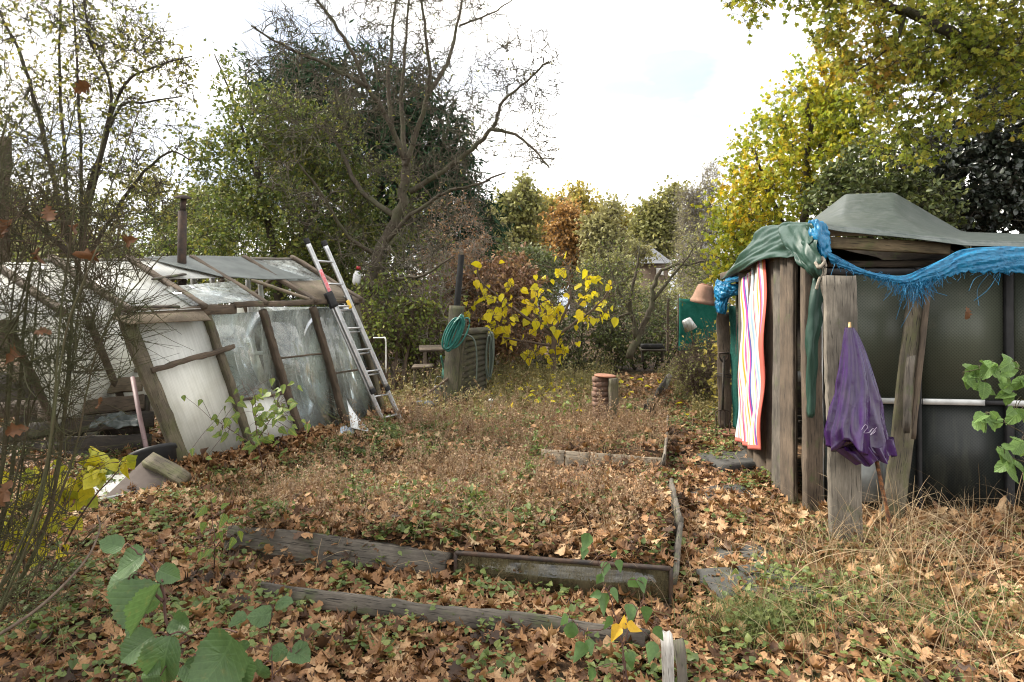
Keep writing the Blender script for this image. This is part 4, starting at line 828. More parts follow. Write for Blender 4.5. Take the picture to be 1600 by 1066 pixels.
mb = MB(); mb.add(*lathe([(0, 0), (.022, 0), (.03, .05), (.036, .055), (.03, .075), (0, .085)], W(767, 632, 9.9), n=16)); mb.build('lamp_head', M['alu_dull'], sl, True)
bt = thing('white_bottle', 'white plastic bottle with a red cap hung in the bare fruit tree', 'bottle', W(557, 445, 12.75))
mb = MB(); mb.add(*lathe([(0, 0), (.05, .01), (.075, .06), (.075, .2), (.045, .25), (.03, .27), (0, .27)], W(556, 446, 12.75), (.12, 0, 1), 16)); mb.build('body', M['white_plastic'], bt, True)
mb = MB(); mb.add(*lathe([(0, 0), (.04, 0), (.04, .06), (0, .06)], W(560, 421, 12.75), (.12, 0, 1), 14)); mb.build('cap', M['red'], bt, True)

# ------------------------------------------------------------------ far garden things
sn = thing('netting_screen', 'bright green netting screen stretched between poles beyond the path', 'screen', W(1085, 545, 15.5))
V, F = patch([[W(1061, 466, 15.5), W(1095, 470, 15.4), W(1140, 474, 15.3)], [W(1061, 505, 15.5), W(1095, 508, 15.4), W(1140, 508, 15.3)], [W(1060, 548, 15.5), W(1095, 546, 15.4), W(1140, 546, 15.3)]], 20, 20, .03, 3, 5, .006); mb = MB(); mb.add(V, F); mb.build('netting', M['net_screen'], sn, True)
for x in (1060, 1140): mb = MB(); mb.add(*tube([W(x, 556, 15.55), W(x, 460, 15.55)], .02, 8)); mb.build('pole', M['wood_brown'], sn, True)
pt = thing('hanging_pot', 'small pale grey pot upended on a cane in front of the green screen', 'pot', W(1078, 540, 14.9))
mb = MB(); mb.add(*lathe([(0, .0), (.09, 0), (.105, .02), (.14, .25), (.125, .25), (.08, .02), (0, .02)][::-1], W(1072, 499, 14.9), (.45, 0, -.9), 18)); mb.build('body', M['alu_dull'], pt, True)
mb = MB(); mb.add(*tube([W(1084, 545, 14.9), W(1078, 506, 14.9)], .012, 6)); mb.build('cane', M['wood_brown'], pt, True)
tag(board('garden_stake', W(1043, 552, 15), W(1044, 466, 15), .05, .05, M['wood_brown'], None), 'slim brown stake left of the green netting screen', 'stake')
pb_ = thing('planter_table', 'low dark bench with a row of green seedlings at the path end', 'bench', W(1020, 555, 15.6))
board('bench_top', W(1001, 546, 15.6), W(1038, 546, 15.6), .35, .05, M['wood_dark'], pb_, (0, -.1, 1))
for x in (1004, 1035): board('leg', W(x, 566, 15.6), W(x, 546, 15.6), .06, .05, M['wood_dark'], pb_)
board('trough', W(1002, 541, 15.55), W(1038, 541, 15.55), .1, .16, M['black_plastic'], pb_, (0, -1, 0))
hs = thing('far_house', 'small brick house with a grey slate roof far beyond the garden', 'house', W(1024, 440, 46))
h0, h1, h2, h3 = W(1006, 445, 46), W(1044, 445, 46), W(1050, 445, 52), W(1006, 445, 52)
up_ = np.array([0, 0, 3.2 - h0[2] + .0]); zt = W(0, 412, 46)[2]
mb = MB(); lo = np.array([h0, h1, h1 + [0, 7, 0], h0 + [0, 7, 0]]); lo[:, 2] = 0; hi = lo.copy(); hi[:, 2] = zt
V = np.concatenate([lo, hi]); mb.add(V, [np.array([[0, 1, 5, 4], [1, 2, 6, 5], [2, 3, 7, 6], [3, 0, 4, 7]])]); mb.build('wall', plain('tan_brick', (.17, .125, .09), (.11, .08, .06), 3, .9), hs)
zr = W(0, 382, 49)[2]; e = .3; q = np.array([[lo[0, 0] - e, lo[0, 1] - e, zt], [lo[1, 0] + e, lo[1, 1] - e, zt], [lo[1, 0] + e, lo[2, 1] + e, zt], [lo[0, 0] - e, lo[2, 1] + e, zt], [lo[0, 0] + .6, lo[0, 1] + 3.4, zr], [lo[1, 0] - .6, lo[0, 1] + 3.4, zr]])
mb = MB(); mb.add(q, [np.array([[0, 1, 5, 4], [2, 3, 4, 5]]), np.array([[1, 2, 5], [3, 0, 4]])]); mb.build('roof', plain('slate', (.085, .09, .10), (.13, .135, .145), 3, .7, 0, .2, 30, (1, 1, 6)), hs)
wf = board('window', W(1031, 419, 45.9), W(1031, 430, 45.9), .5, .1, M['white_paint'], hs); 
# ------------------------------------------------------------------ shed on the right
sh = thing('shed', 'ramshackle garden shed of old boards and dark patterned glass doors', 'shed', (3.2, 6.5, 0))
fy = lambda px: 5.30 - (px - 1283) * .00065            # depth of the front along the photo's x
# left side wall: vertical boards, far to near
wl = [(2.62, 7.55), (2.50, 6.85), (2.44, 6.42), (2.40, 6.14), (2.35, 5.86), (2.31, 5.62), (2.288, 5.54)]
for k in range(6):
    a = np.array(wl[k]); b = np.array(wl[k + 1]) if k < 6 else a + [-.012, -.14]
    c = (a + b) / 2; w = np.linalg.norm(b - a) + .006; top = 2.20 - (c[1] - 5.4) * .10 + .01 * (k % 3); o = .012 * (k % 2); r_ = np.random.default_rng(k)
    board('wall_board', (c[0] - o, c[1], -.02), (c[0] - o + r_.normal(0, .01), c[1], top), w, .024, M['wood_brown' if k % 3 else 'wood_grey'], sh, (-1, -.13, 0), rough=.004)
board('corner_post', (2.325, 5.27, -.02), (2.31, 5.27, 2.1), .13, .09, M['wood_brown'], sh, (0, -1, 0))
board('wall_post', W(1177, 740, 7.0), W(1180, 430, 7.0), .12, .08, M['wood_brown'], sh, (-1, -.4, 0))
board('far_post', W(1133, 668, 8.7), W(1131, 488, 8.7), .16, .13, M['wood_brown'], sh, (-.3, -1, 0), rough=.012)
# dark inside: back and right walls
mb = MB(); mb.add(*slab([(2.75, 8.4, 0), (3.45, 8.4, 0), (3.45, 8.4, 2.37), (2.75, 8.4, 1.95)], .03)); mb.add(*slab([(3.45, 8.4, 0), (5.6, 8.4, 0), (5.6, 8.4, 2.42), (3.45, 8.4, 2.37)], .03)); mb.build('back_wall', M['wood_dark'], sh)
mb = MB(); mb.add(*slab([(5.6, 8.3, 0), (5.6, 4.95, 0), (5.6, 4.95, 2.05), (5.6, 8.3, 2.35)], .03)); mb.build('side_wall', M['wood_dark'], sh)
# shelves seen between the posts
for z in (.62, .98): board('shelf', (2.45, 5.95, z), (4.6, 5.95, z), .35, .03, M['wood_dark'], sh, (0, 0, 1))
board('shelf_edge', (2.36, 5.72, 1.02), (2.50, 5.70, 1.02), .09, .02, M['alu_dull'], sh, (0, -1, 0))
# glass doors
def door(x0, x1, label):
    dv = [fy(x0), fy(x1)]
    q = [W(x0, 815, dv[0]), W(x1, 815, dv[1]), W(x1, 428, dv[1]), W(x0, 428, dv[0])]; q[0][2] = q[1][2] = .02; q[2][2] = q[3][2] = 1.86
    dpart = tag(thing('glass_door', None, None, q[0]), label); dpart.parent = sh; dpart.matrix_local = MW[sh.name].inverted() @ MW[dpart.name]
    zm = lambda p, z: np.array([p[0], p[1], z])
    mk('lower_pane', *slab([q[0], q[1], zm(q[1], .885), zm(q[0], .885)], .012), M['reeded_lower'], dpart); mk('upper_pane', *slab([zm(q[0], .885), zm(q[1], .885), q[2], q[3]], .012), M['reeded_upper_reflect'], dpart)
    n = np.array([0, -.03, 0])
    a, b = W(x0, 625, dv[0]), W(x1, 632, dv[1]); a[2] = .885; b[2] = .885
    return dpart, a + n, b + n, q
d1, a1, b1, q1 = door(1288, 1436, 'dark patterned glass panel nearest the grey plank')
board('cross_rail', a1 + [0, -.0, .0], b1, .045, .02, M['alu_dull'], d1, (0, -1, 0), rough=.0005)
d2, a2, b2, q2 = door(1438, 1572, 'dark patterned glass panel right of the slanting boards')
board('cross_rail', a2, a2 + (b2 - a2) * .72, .045, .02, M['alu_dull'], d2, (0, -1, 0), rough=.0005)
board('latch', a2 + (b2 - a2) * .73, b2, .035, .03, M['black_plastic'], d2, (0, -1, 0), rough=.0005)
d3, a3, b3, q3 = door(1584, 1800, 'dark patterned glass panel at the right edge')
board('cross_rail', a3 - [.07, 0, 0], b3, .045, .02, M['alu_dull'], d3, (0, -1, 0), rough=.0005)
for (x, w, m) in ((1284, .022, 'alu_dull'), (1437, .03, 'black_plastic'), (1578, .06, 'black_plastic'), (1800, .05, 'black_plastic')):
    p = W(x, 700, fy(x) - .02); board('door_stile', (p[0], p[1], 0), (p[0] - .012, p[1], 1.9), w, .04, M[m], sh, (0, -1, 0), rough=.0005)
board('door_head', (2.40, 5.30, 1.875), (5.1, 4.95, 1.85), .05, .05, M['black_plastic'], sh, (0, -1, 0), rough=.001)
# beams under the tarpaulin
board('roof_beam', W(1294, 379, 5.22), W(1482, 389, 5.12), .09, .06, M['wood_olive'], sh, (0, -1, 0))
board('roof_beam', W(1296, 412, 5.45), W(1560, 412, 5.3), .05, .06, M['wood_brown'], sh, (0, -1, 0))
board('roof_beam', (2.33, 5.35, 2.09), (2.62, 8.5, 1.98), .08, .06, M['wood_brown'], sh, (-1, 0, 0))
board('roof_prop', W(1276, 440, 5.22), W(1270, 350, 5.22), .06, .05, M['wood_brown'], sh, (0, -1, 0))
rdg = [W(1325, 306, 6.85), W(1398, 302, 6.85)]
board('ridge_pole', rdg[0] - [0, 0, .05], rdg[1] - [0, 0, .05], .07, .05, M['wood_dark'], sh)
board('rafter', (2.36, 5.35, 2.12), rdg[0] - [0, 0, .08], .06, .05, M['wood_dark'], sh, (0, 0, 1)); board('rafter', (2.6, 8.3, 1.98), rdg[0] - [0, 0, .08], .06, .05, M['wood_dark'], sh, (0, 0, 1))
board('rafter', W(1510, 396, 5.2), rdg[1] - [0, 0, .16], .06, .05, M['wood_dark'], sh, (0, 0, 1))
# green tarpaulin over everything
tp = thing('green_tarpaulin', 'dusty dark green tarpaulin peaked over the shed roof', 'tarpaulin', W(1400, 370, 6.2))
rows = [[(1252, 388, 5.5), (1270, 356, 5.18), (1300, 358, 5.13), (1335, 363, 5.10), (1420, 373, 5.05), (1510, 384, 5.0), (1740, 389, 4.9)],
        [(1245, 372, 5.7), (1268, 347, 5.25), (1295, 349, 5.2), (1335, 354, 5.16), (1420, 365, 5.1), (1510, 374, 5.05), (1740, 376, 4.95)],
        [(1185, 400, 7.0), (1202, 352, 6.5), (1264, 349, 6.0), (1318, 333, 6.0), (1398, 330, 6.0), (1500, 368, 5.9), (1740, 371, 5.8)],
        [(1146, 425, 8.1), (1188, 356, 7.5), (1258, 352, 7.1), (1322, 302, 6.8), (1398, 298, 6.8), (1505, 361, 6.8), (1740, 367, 6.6)],
        [(1126, 437, 8.7), (1168, 385, 8.5), (1240, 378, 8.4), (1300, 368, 8.4), (1400, 368, 8.4), (1510, 376, 8.3), (1740, 384, 8.0)]]
ctrl = np.array([[W(*p) for p in row] for row in rows])
V, F = patch(ctrl, 64, 130, .016, 7, 11, .004, lin=1); mb = MB(); mb.add(V, F); mb.build('roof_cover', M['green_tarp'], tp, True)
V, F = patch([WL((1186, 357, 6.85), (1232, 349, 5.8), (1272, 348, 5.12)), WL((1158, 400, 7.2), (1215, 378, 5.9), (1270, 378, 5.04)), WL((1128, 437, 8.2), (1196, 407, 6.15), (1243, 403, 5.3)), ], 34, 40, .03, 11, 8, .004)
mb = MB(); mb.add(V, F); mb.build('side_flap', M['green_tarp_dark'], tp, True)
V, F = patch([WL((1216, 354, 5.9), (1248, 350, 5.4), (1273, 349, 5.06)), WL((1228, 385, 5.5), (1256, 390, 5.15), (1280, 388, 4.98)), WL((1246, 407, 5.2), (1268, 420, 5.05), (1287, 418, 4.98)), WL((1284, 438, 5.1), (1286, 439, 5.08), (1288, 438, 5.05))], 34, 34, .025, 13, 7, .004)
mb = MB(); mb.add(V, F); mb.build('corner_flap', M['green_tarp_dark'], tp, True)
V, F = patch([WL((1268, 436, 5.13), (1278, 434, 5.10), (1290, 438, 5.12)), WL((1263, 500, 5.13), (1272, 500, 5.06), (1282, 500, 5.12)), WL((1260, 560, 5.13), (1268, 560, 5.06), (1277, 560, 5.12)), WL((1264, 648, 5.13), (1267, 652, 5.1), (1269, 650, 5.12))], 40, 14, .02, 17, 5, .004)
mb = MB(); mb.add(V, F); mb.build('hanging_strip', M['green_tarp_dark'], tp, True)
rp_ = MB(); r_ = np.random.default_rng(2)
rp_.add(*tube(crom(WL((1272, 412, 5.04), (1283, 406, 4.99), (1290, 414, 5.0), (1288, 432, 5.0), (1284, 446, 5.02), (1290, 470, 5.03)), 40), .011, 7))
rp_.add(*tube(crom(WL((1270, 404, 5.06), (1280, 414, 4.99), (1286, 422, 5.0), (1279, 440, 5.02), (1276, 452, 5.04)), 30), .011, 7))
rp_.add(*tube(crom(WL((1282, 400, 5.02), (1288, 408, 4.97), (1280, 418, 4.97), (1274, 410, 5.0)), 24), .012, 7))
tag(rp_.build('rope_knot', M['rope'], None, True), 'frayed pale rope knotted round the shed corner under the tarpaulin', 'rope')
# blue tarpaulin, torn
bt = thing('blue_tarpaulin', 'torn bright blue tarpaulin sagging across the shed front', 'tarpaulin', W(1430, 410, 5.0))
up_e = [(1292, 392, 5.0), (1325, 410, 4.99), (1362, 426, 4.98), (1408, 432, 4.96), (1440, 420, 4.95), (1475, 404, 4.94), (1502, 391, 4.93), (1550, 386, 4.9), (1600, 386, 4.88), (1740, 388, 4.8)]
mid = [(1294, 401, 4.99), (1325, 416, 4.975), (1362, 429, 4.96), (1408, 439, 4.94), (1440, 431, 4.935), (1475, 421, 4.92), (1502, 409, 4.905), (1550, 406, 4.875), (1600, 406, 4.855), (1740, 408, 4.775)]
lo_ = [(1298, 410, 5.0), (1326, 423, 4.98), (1362, 434, 4.97), (1408, 444, 4.95), (1440, 444, 4.94), (1475, 434, 4.93), (1502, 428, 4.91), (1550, 426, 4.88), (1600, 426, 4.86), (1740, 428, 4.78)]
V, F = patch([WL(*up_e), WL(*mid), WL(*lo_)], 26, 260, .022, 5, 34, .003); n_ = 26 * 260; jj = np.random.default_rng(3).normal(0, 1, 260); jj = np.convolve(jj, np.ones(3) / 3, 'same'); rag = np.zeros((26, 260)); rag[-7:] = np.linspace(.1, 1, 7)[:, None] * jj[None] * .012; V[:n_, 2] += rag.ravel(); V[n_:, 2] += rag.ravel(); mb = MB(); mb.add(V, F); mb.build('sagging_strip', M['blue_tarp'], bt, True)
V, F = patch([WL((1264, 346, 5.12), (1274, 344, 5.08), (1290, 352, 5.1)), WL((1266, 365, 5.1), (1278, 368, 5.02), (1294, 372, 5.08)), WL((1272, 392, 5.1), (1284, 396, 5.0), (1296, 388, 5.06)), WL((1274, 404, 5.1), (1284, 408, 5.02), (1292, 398, 5.06))], 40, 34, .022, 6, 17, .003); mb = MB(); mb.add(V, F); mb.build('corner_bunch', M['blue_tarp'], bt, True)
V, F = patch([WL((1140, 428, 8.3), (1170, 412, 7.4), (1206, 402, 6.45)), WL((1134, 440, 8.2), (1172, 424, 7.35), (1202, 412, 6.45)), WL((1126, 446, 8.3), (1170, 436, 7.4), (1188, 420, 6.9))], 30, 70, .03, 8, 18, .003); mb = MB(); mb.add(V, F); mb.build('eave_strip', M['blue_tarp'], bt, True)
V, F = patch([WL((1120, 436, 8.45), (1134, 442, 8.35), (1168, 446, 8.2)), WL((1117, 452, 8.45), (1132, 456, 8.3), (1166, 454, 8.2)), WL((1118, 470, 8.45), (1128, 470, 8.35), (1142, 462, 8.3)), WL((1120, 488, 8.45), (1126, 490, 8.38), (1133, 491, 8.38))], 46, 40, .035, 9, 18, .003); mb = MB(); mb.add(V, F); mb.build('torn_end', M['blue_tarp'], bt, True)
mb = MB(); r_ = np.random.default_rng(14); up_c = crom(WL(*lo_), 300)
P = []
for k in range(360):
    i = int(np.clip(r_.normal(118, 26), 10, 290)) if k < 260 else r_.integers(6, 296)
    ln = r_.uniform(.015, .06) if k > 260 else r_.uniform(.03, .16) * np.exp(-((i - 118) / 40) ** 2) + .02
    d = norm(np.array([r_.normal(0, .35), r_.normal(-.1, .25), -1])); p = up_c[i] + [0, 0, r_.uniform(0, .06)]
    P.append([p, p + d * ln * .5 + r_.normal(0, .014, 3), p + d * ln + r_.normal(0, .02, 3)])
for (x, y, x2, y2) in ((1420, 440, 1400, 500), (1430, 440, 1408, 512), (1545, 428, 1530, 478), (1540, 428, 1514, 455), (1560, 428, 1522, 470), (1440, 444, 1480, 462), (1305, 412, 1290, 470), (1330, 420, 1336, 448), (1440, 444, 1432, 470), (1412, 444, 1404, 478), (1395, 440, 1380, 470)):
    a, b = W(x, y, 4.93), W(x2, y2, 4.92); lt = MB(); lt.add(*tube(crom([a, (a + b) / 2 + r_.normal(0, .02, 3), b], 10), .0017, 4)); lt.build('loose_thread', M['blue_tarp'], bt)
P = np.array(P); mb.add(*tube_arr(P, np.full(P.shape[:2], .0015), 4)); mb.build('fringe', M['blue_tarp'], bt)
lf = leaves('oak', WL((1512, 478, 4.9)), np.array([[.1, 0, -1.]]), np.array([[.3, -1, .1]]), np.array([.1]), np.random.default_rng(4), .5, .4, .04)
tag(mk('caught_leaf', lf[0], lf[1], M['caught'], None), 'single brown leaf hanging in blue threads before the dark glass', 'leaf')
# ------------------------------------------------------------------ towel
def towel():
    ctrl = [WL((1169, 438, 7.55), (1180, 424, 7.15), (1190, 414, 6.8), (1204, 404, 6.4)), WL((1166, 520, 7.5), (1177, 520, 7.05), (1187, 520, 6.75), (1201, 520, 6.35)),
            WL((1163, 610, 7.5), (1174, 612, 7.05), (1184, 614, 6.75), (1197, 616, 6.35)), WL((1160, 688, 7.5), (1170, 694, 7.05), (1180, 699, 6.75), (1192, 702, 6.4))]
    ctrl = np.array(ctrl) + np.array([-.07, -.05, 0]); nu, nv = 70, 46
    c = ctrl; a = np.stack([crom(r, nv) for r in c]); g = np.stack([crom(a[:, j], nu) for j in range(nv)], 1)
    u = np.linspace(0, 1, nu)[:, None]; v = np.linspace(0, 1, nv)[None]
    fold = .028 * np.sin(v * 15 + 1.8 * u + .5) * (.5 + .5 * u) + .014 * np.sin(v * 31 - 3 * u) * (1 - .4 * u) + .015 * np.sin(u * 14 + v * 9)
    g = g + fold[..., None] * np.array([-.93, -.2, 0]); n = nu * nv
    V = np.concatenate([g.reshape(-1, 3), (g + np.array([.006, .002, 0])).reshape(-1, 3)]); F = grid_faces(nu, nv)
    i = np.arange(n).reshape(nu, nv); rim = np.concatenate([i[0], i[1:, -1], i[-1, -2::-1], i[-2:0:-1, 0]]); nx = np.roll(rim, -1)
    uu, vv = np.broadcast_to(v, (nu, nv)).ravel(), np.broadcast_to(u, (nu, nv)).ravel(); uv = np.tile(np.stack([uu, vv], -1), (2, 1))
    t = NT('striped_towelling'); at = t.n('ShaderNodeAttribute', {'attribute_name': 'blade'}); s = t.n('ShaderNodeSeparateXYZ', Vector=at.outputs['Vector'])
    w = t.math('FRACT', t.math('ADD', t.math('MULTIPLY', s.outputs[0], 3.1), t.math('MULTIPLY', s.outputs[1], -.55)))
    Wt = (.66, .64, .60); st = [(0, Wt), (.16, (.75, .38, .05)), (.23, Wt), (.30, (.5, .06, .3)), (.36, (.10, .13, .38)), (.42, Wt), (.52, (.35, .5, .62)), (.60, Wt), (.68, (.68, .14, .10)), (.75, (.42, .2, .45)), (.80, Wt), (.9, (.75, .5, .1)), (.94, (.6, .1, .25)), (.97, Wt)]
    col = t.ramp(w, st, 'CONSTANT')
    ed = t.math('MAXIMUM', t.math('ABSOLUTE', t.math('SUBTRACT', s.outputs[0], .5)), t.math('ABSOLUTE', t.math('SUBTRACT', s.outputs[1], .5)))
    col = t.mix(t.math('GREATER_THAN', s.outputs[0], .95), col, (.66, .17, .13)); col = t.mix(t.math('GREATER_THAN', s.outputs[1], .972), col, (.66, .19, .15))
    fz = t.noise(t.coord(), 160, 2)
    b = t.bsdf(Base_Color=col, Roughness=.95, Specular_IOR_Level=.1, Normal=t.bump(fz, .5, .004)); tl = t.n('ShaderNodeBsdfTranslucent', Color=col); mx = t.n('ShaderNodeMixShader', Fac=.2); t.t.links.new(b.outputs[0], mx.inputs[1]); t.t.links.new(tl.outputs[0], mx.inputs[2]); t.finish(mx)
    o = mk('beach_towel', V, [F, F[:, ::-1] + n, np.stack([nx, rim, rim + n, nx + n], -1)], t.m, None, True, uv=uv); tag(o, 'white beach towel with coloured stripes and coral border, hung on the shed', 'towel')
towel()
# ------------------------------------------------------------------ leaning boards, umbrella
tag(board('grey_plank', W(1324, 862, 4.58), W(1311, 432, 4.72), .205, .06, M['wood_pale'], None, (-.12, -1, .04), rough=.006, ends=.01), 'broad pale grey plank standing behind the purple umbrella', 'plank')
tag(board('slanting_board', W(1388, 860, 4.85), W(1437, 455, 5.05), .16, .03, M['wood_moss'], None, (0, -1, .06), rough=.004), 'wide mossy board slanting against the glass, behind the narrow batten', 'board')
tag(board('slanting_batten', W(1426, 686, 4.93), W(1452, 432, 5.02), .04, .025, M['wood_brown'], None, (0, -1, .06), rough=.004), 'narrow brown batten slanting against the glass doors', 'batten')
tag(board('slanting_batten', W(1417, 672, 4.86), W(1424, 560, 4.9), .05, .03, M['wood_grey'], None, (0, -1, .06), rough=.012, ends=.03), 'short splintered batten nailed to the mossy slanting board', 'batten')
tag(board('grey_crate_side', W(1340, 745, 5.0), W(1385, 747, 5.0), .36, .02, M['grey_metal'], None, (0, -1, .1), rough=.002), 'grey metal sheet standing low behind the plank', 'sheet')
um = thing('umbrella', 'closed purple umbrella upside down against the grey plank', 'umbrella', W(1393, 842, 4.4))
top = W(1328, 508, 4.52); foot = W(1396, 845, 4.36)
mb = MB(); mb.add(*tube(np.linspace(W(1336, 560, 4.5), foot, 20), .013, 10)); mb.build('shaft', M['rust'], um, True)
mb = MB(); mb.add(*tube([top + [0, 0, .02], top + [0, 0, -.08]], [.008, .014], 10)); mb.build('ferrule', plain('brass', (.45, .28, .10), (.3, .2, .1), 9, .4, .8), um, True)
def canopy():
    n, k = 120, 46; V = np.zeros((k, n, 3)); a = np.linspace(0, 2 * np.pi, n, endpoint=False); r_ = np.random.default_rng(31)
    for i in range(k):
        t = i / (k - 1); cx = 1328 + 17 * t + 5 * math.sin(t * 4); cy = 512 + 194 * t; c = W(cx, cy, 4.47 - .03 * t)
        hw = (.028 + .19 * t ** .8) * (1 - .12 * smooth(.85, 1, t)); dp = .03 + .10 * t
        pl = .92 + (.10 + .16 * t) * (1 - 1.9 * np.abs(np.sin(a * 4 + 1.4 * t + .9 * np.sin(a * 2 + 1)))) * (.6 + .4 * np.sin(a * 3)) + .10 * t * (.5 - np.abs(np.sin(a * 6.5 - 2.5 * t + np.sin(5 * t)))) + .03 * np.sin(a * 21 + 9 * t) + .025 * np.sin(a * 11 - 16 * t) * t
        V[i, :, 0] = c[0] + np.cos(a) * hw * pl; V[i, :, 1] = c[1] + np.sin(a) * dp * pl; V[i, :, 2] = c[2] + .022 * t * np.sin(a * 5 + 1) + .03 * t ** 3 * np.sin(a * 3 + 2) - .05 * t ** 3 * np.cos(a - .5)
    j = np.arange(k * n).reshape(k, n); A, B = j[:-1], j[1:]; F = np.stack([A, np.roll(A, -1, 1), np.roll(B, -1, 1), B], -1).reshape(-1, 4)
    # gathered hem turning back inside
    c = V[-1].mean(0); V2 = c + (V[-1] - c) * .75 + [0, 0, .01]; V3 = c + (V[-1] - c) * .2 + [0, 0, .05]; VV = np.concatenate([V.reshape(-1, 3), V2, V3]); l = j[-1]; m2 = k * n + np.arange(n); m3 = m2 + n
    F = np.concatenate([F, np.stack([l, np.roll(l, -1), np.roll(m2, -1), m2], -1), np.stack([m2, np.roll(m2, -1), np.roll(m3, -1), m3], -1)])
    o = mk('canopy', VV, [F, m3[None]], M['purple'], um, True); 
    # lower ruffle
    R = np.zeros((8, n, 3))
    for i in range(8):
        t = i / 7; c = W(1352 + 16 * t, 694 + 24 * t, 4.42); pl = 1 + .16 * np.sin(a * 9 + t) + .08 * np.sin(a * 17)
        R[i, :, 0] = c[0] + np.cos(a) * (.16 - .05 * t) * pl; R[i, :, 1] = c[1] + np.sin(a) * .08 * pl; R[i, :, 2] = c[2] + .016 * np.sin(a * 6) + .03 * np.cos(a)
    j = np.arange(8 * n).reshape(8, n); A, B = j[:-1], j[1:]; mk('hem', R.reshape(-1, 3), [np.stack([A, np.roll(A, -1, 1), np.roll(B, -1, 1), B], -1).reshape(-1, 4)], M['purple'], um, True)
    mb = MB(); p = crom(WL((1346, 672, 4.27), (1352, 664, 4.265), (1356, 668, 4.262), (1350, 676, 4.265), (1358, 676, 4.262), (1364, 670, 4.265), (1368, 674, 4.27), (1360, 680, 4.265), (1370, 668, 4.27)), 50); mb.add(*tube(p, .0013, 5)); mb.build('logo', plain('worn_print', (.4, .36, .45), (.2, .15, .25), 40, .6), um)
canopy()
# ------------------------------------------------------------------ far post: fork, net roll, pots
fk = thing('garden_fork', 'rusty garden fork tied upright to the far wooden post', 'fork', W(1131, 672, 8.45))
mb = MB(); mb.add(*tube([W(1131, 556, 8.5), W(1129, 640, 8.45)], .015, 10)); mb.build('shaft', M['wood_dark'], fk, True)
mb = MB(); mb.add(*tube(crom(WL((1124, 552, 8.5), (1125, 560, 8.5), (1131, 566, 8.5), (1137, 560, 8.5), (1138, 552, 8.5)), 18), .011, 7)); mb.add(*tube([W(1123, 552, 8.5), W(1139, 552, 8.5)], .013, 8)); mb.build('handle', M['steel_dark'], fk, True)
for x in (1119, 1126, 1133, 1140): mb = MB(); mb.add(*tube(crom(WL((1129, 640, 8.45), (x, 644, 8.45), (x, 655, 8.43), (x, 684, 8.42)), 14), .007, 6)); mb.build('tine', M['steel_dark'], fk, True)
mb = MB()
for y in (584, 588): 
    a = np.linspace(0, 2 * np.pi, 24); c = W(1132, y, 8.63); mb.add(*tube(np.stack([c[0] + .10 * np.cos(a), c[1] + .13 * np.sin(a), c[2] + .01 * np.sin(2 * a)], -1), .005, 6))
tag(mb.build('tie_wire', M['black_plastic'], None, True), 'black wire wound round the far post and fork shaft', 'wire')
V, F = patch([WL((1138, 484, 8.6), (1146, 478, 8.45), (1154, 482, 8.4)), WL((1144, 560, 8.5), (1151, 558, 8.35), (1160, 560, 8.3)), WL((1146, 620, 8.45), (1152, 620, 8.3), (1162, 622, 8.25)), WL((1147, 668, 8.4), (1153, 670, 8.28), (1162, 668, 8.22))], 40, 20, .03, 19, 6, .02)
tag(mk('netting_roll', V, F, M['net'], None, True), 'dark green netting hanging between the far post and the towel', 'netting')
pt = thing('ribbed_pot', 'ribbed brown terracotta pot upended at the shed eave beside blue plastic', 'pot', W(1100, 478, 8.6))
n = 48; a = np.arange(n) / n * 2 * np.pi; ax = norm(np.array([.18, -.12, .98])); u_ = norm(np.cross(ax, [0, 1., 0])); v_ = np.cross(ax, u_); V = []
prof = [(.0, .235), (.07, .236), (.085, .232), (.092, .225), (.10, .19), (.125, .08), (.138, .045), (.15, .04), (.152, .0), (.138, .0), (.13, .04), (.09, .2), (0, .21)]
for k, (r0, h) in enumerate(prof):
    rr = r0 + (.006 * np.abs(np.sin(a * 12)) if 3 < k < 7 else 0); V.append(W(1097, 474, 8.6) + h * ax + np.outer(np.cos(a) * rr, u_) + np.outer(np.sin(a) * rr, v_))
j = np.arange(len(prof) * n).reshape(-1, n); A, B = j[:-1], j[1:]; mk('body', np.concatenate(V), [np.stack([A, np.roll(A, -1, 1), np.roll(B, -1, 1), B], -1).reshape(-1, 4)], M['pot_brown'], pt, True)
mb = MB(); mb.add(*lathe([(.02, 0), (.06, 0), (.065, .008), (.02, .010)], W(1097, 474, 8.6) + .236 * ax, ax, 20)); mb.build('base_ring', M['terracotta'], pt, True)
mb = MB(); mb.add(*tube([W(1098, 468, 8.6), W(1132, 448, 8.65), W(1180, 440, 8.7)], .02, 8)); mb.build('holding_pole', M['wood_brown'], sh, True)
mb = MB(); mb.add(*lathe([(0, .01), (.13, .01), (.15, .05), (.165, .055), (.165, .045), (.14, 0), (0, 0)][::-1], W(1146, 682, 8.3), (.02, -.05, 1), 28)); tag(mb.build('saucer', M['terracotta'], None, True), 'terracotta saucer on the leaves at the foot of the green netting', 'saucer')
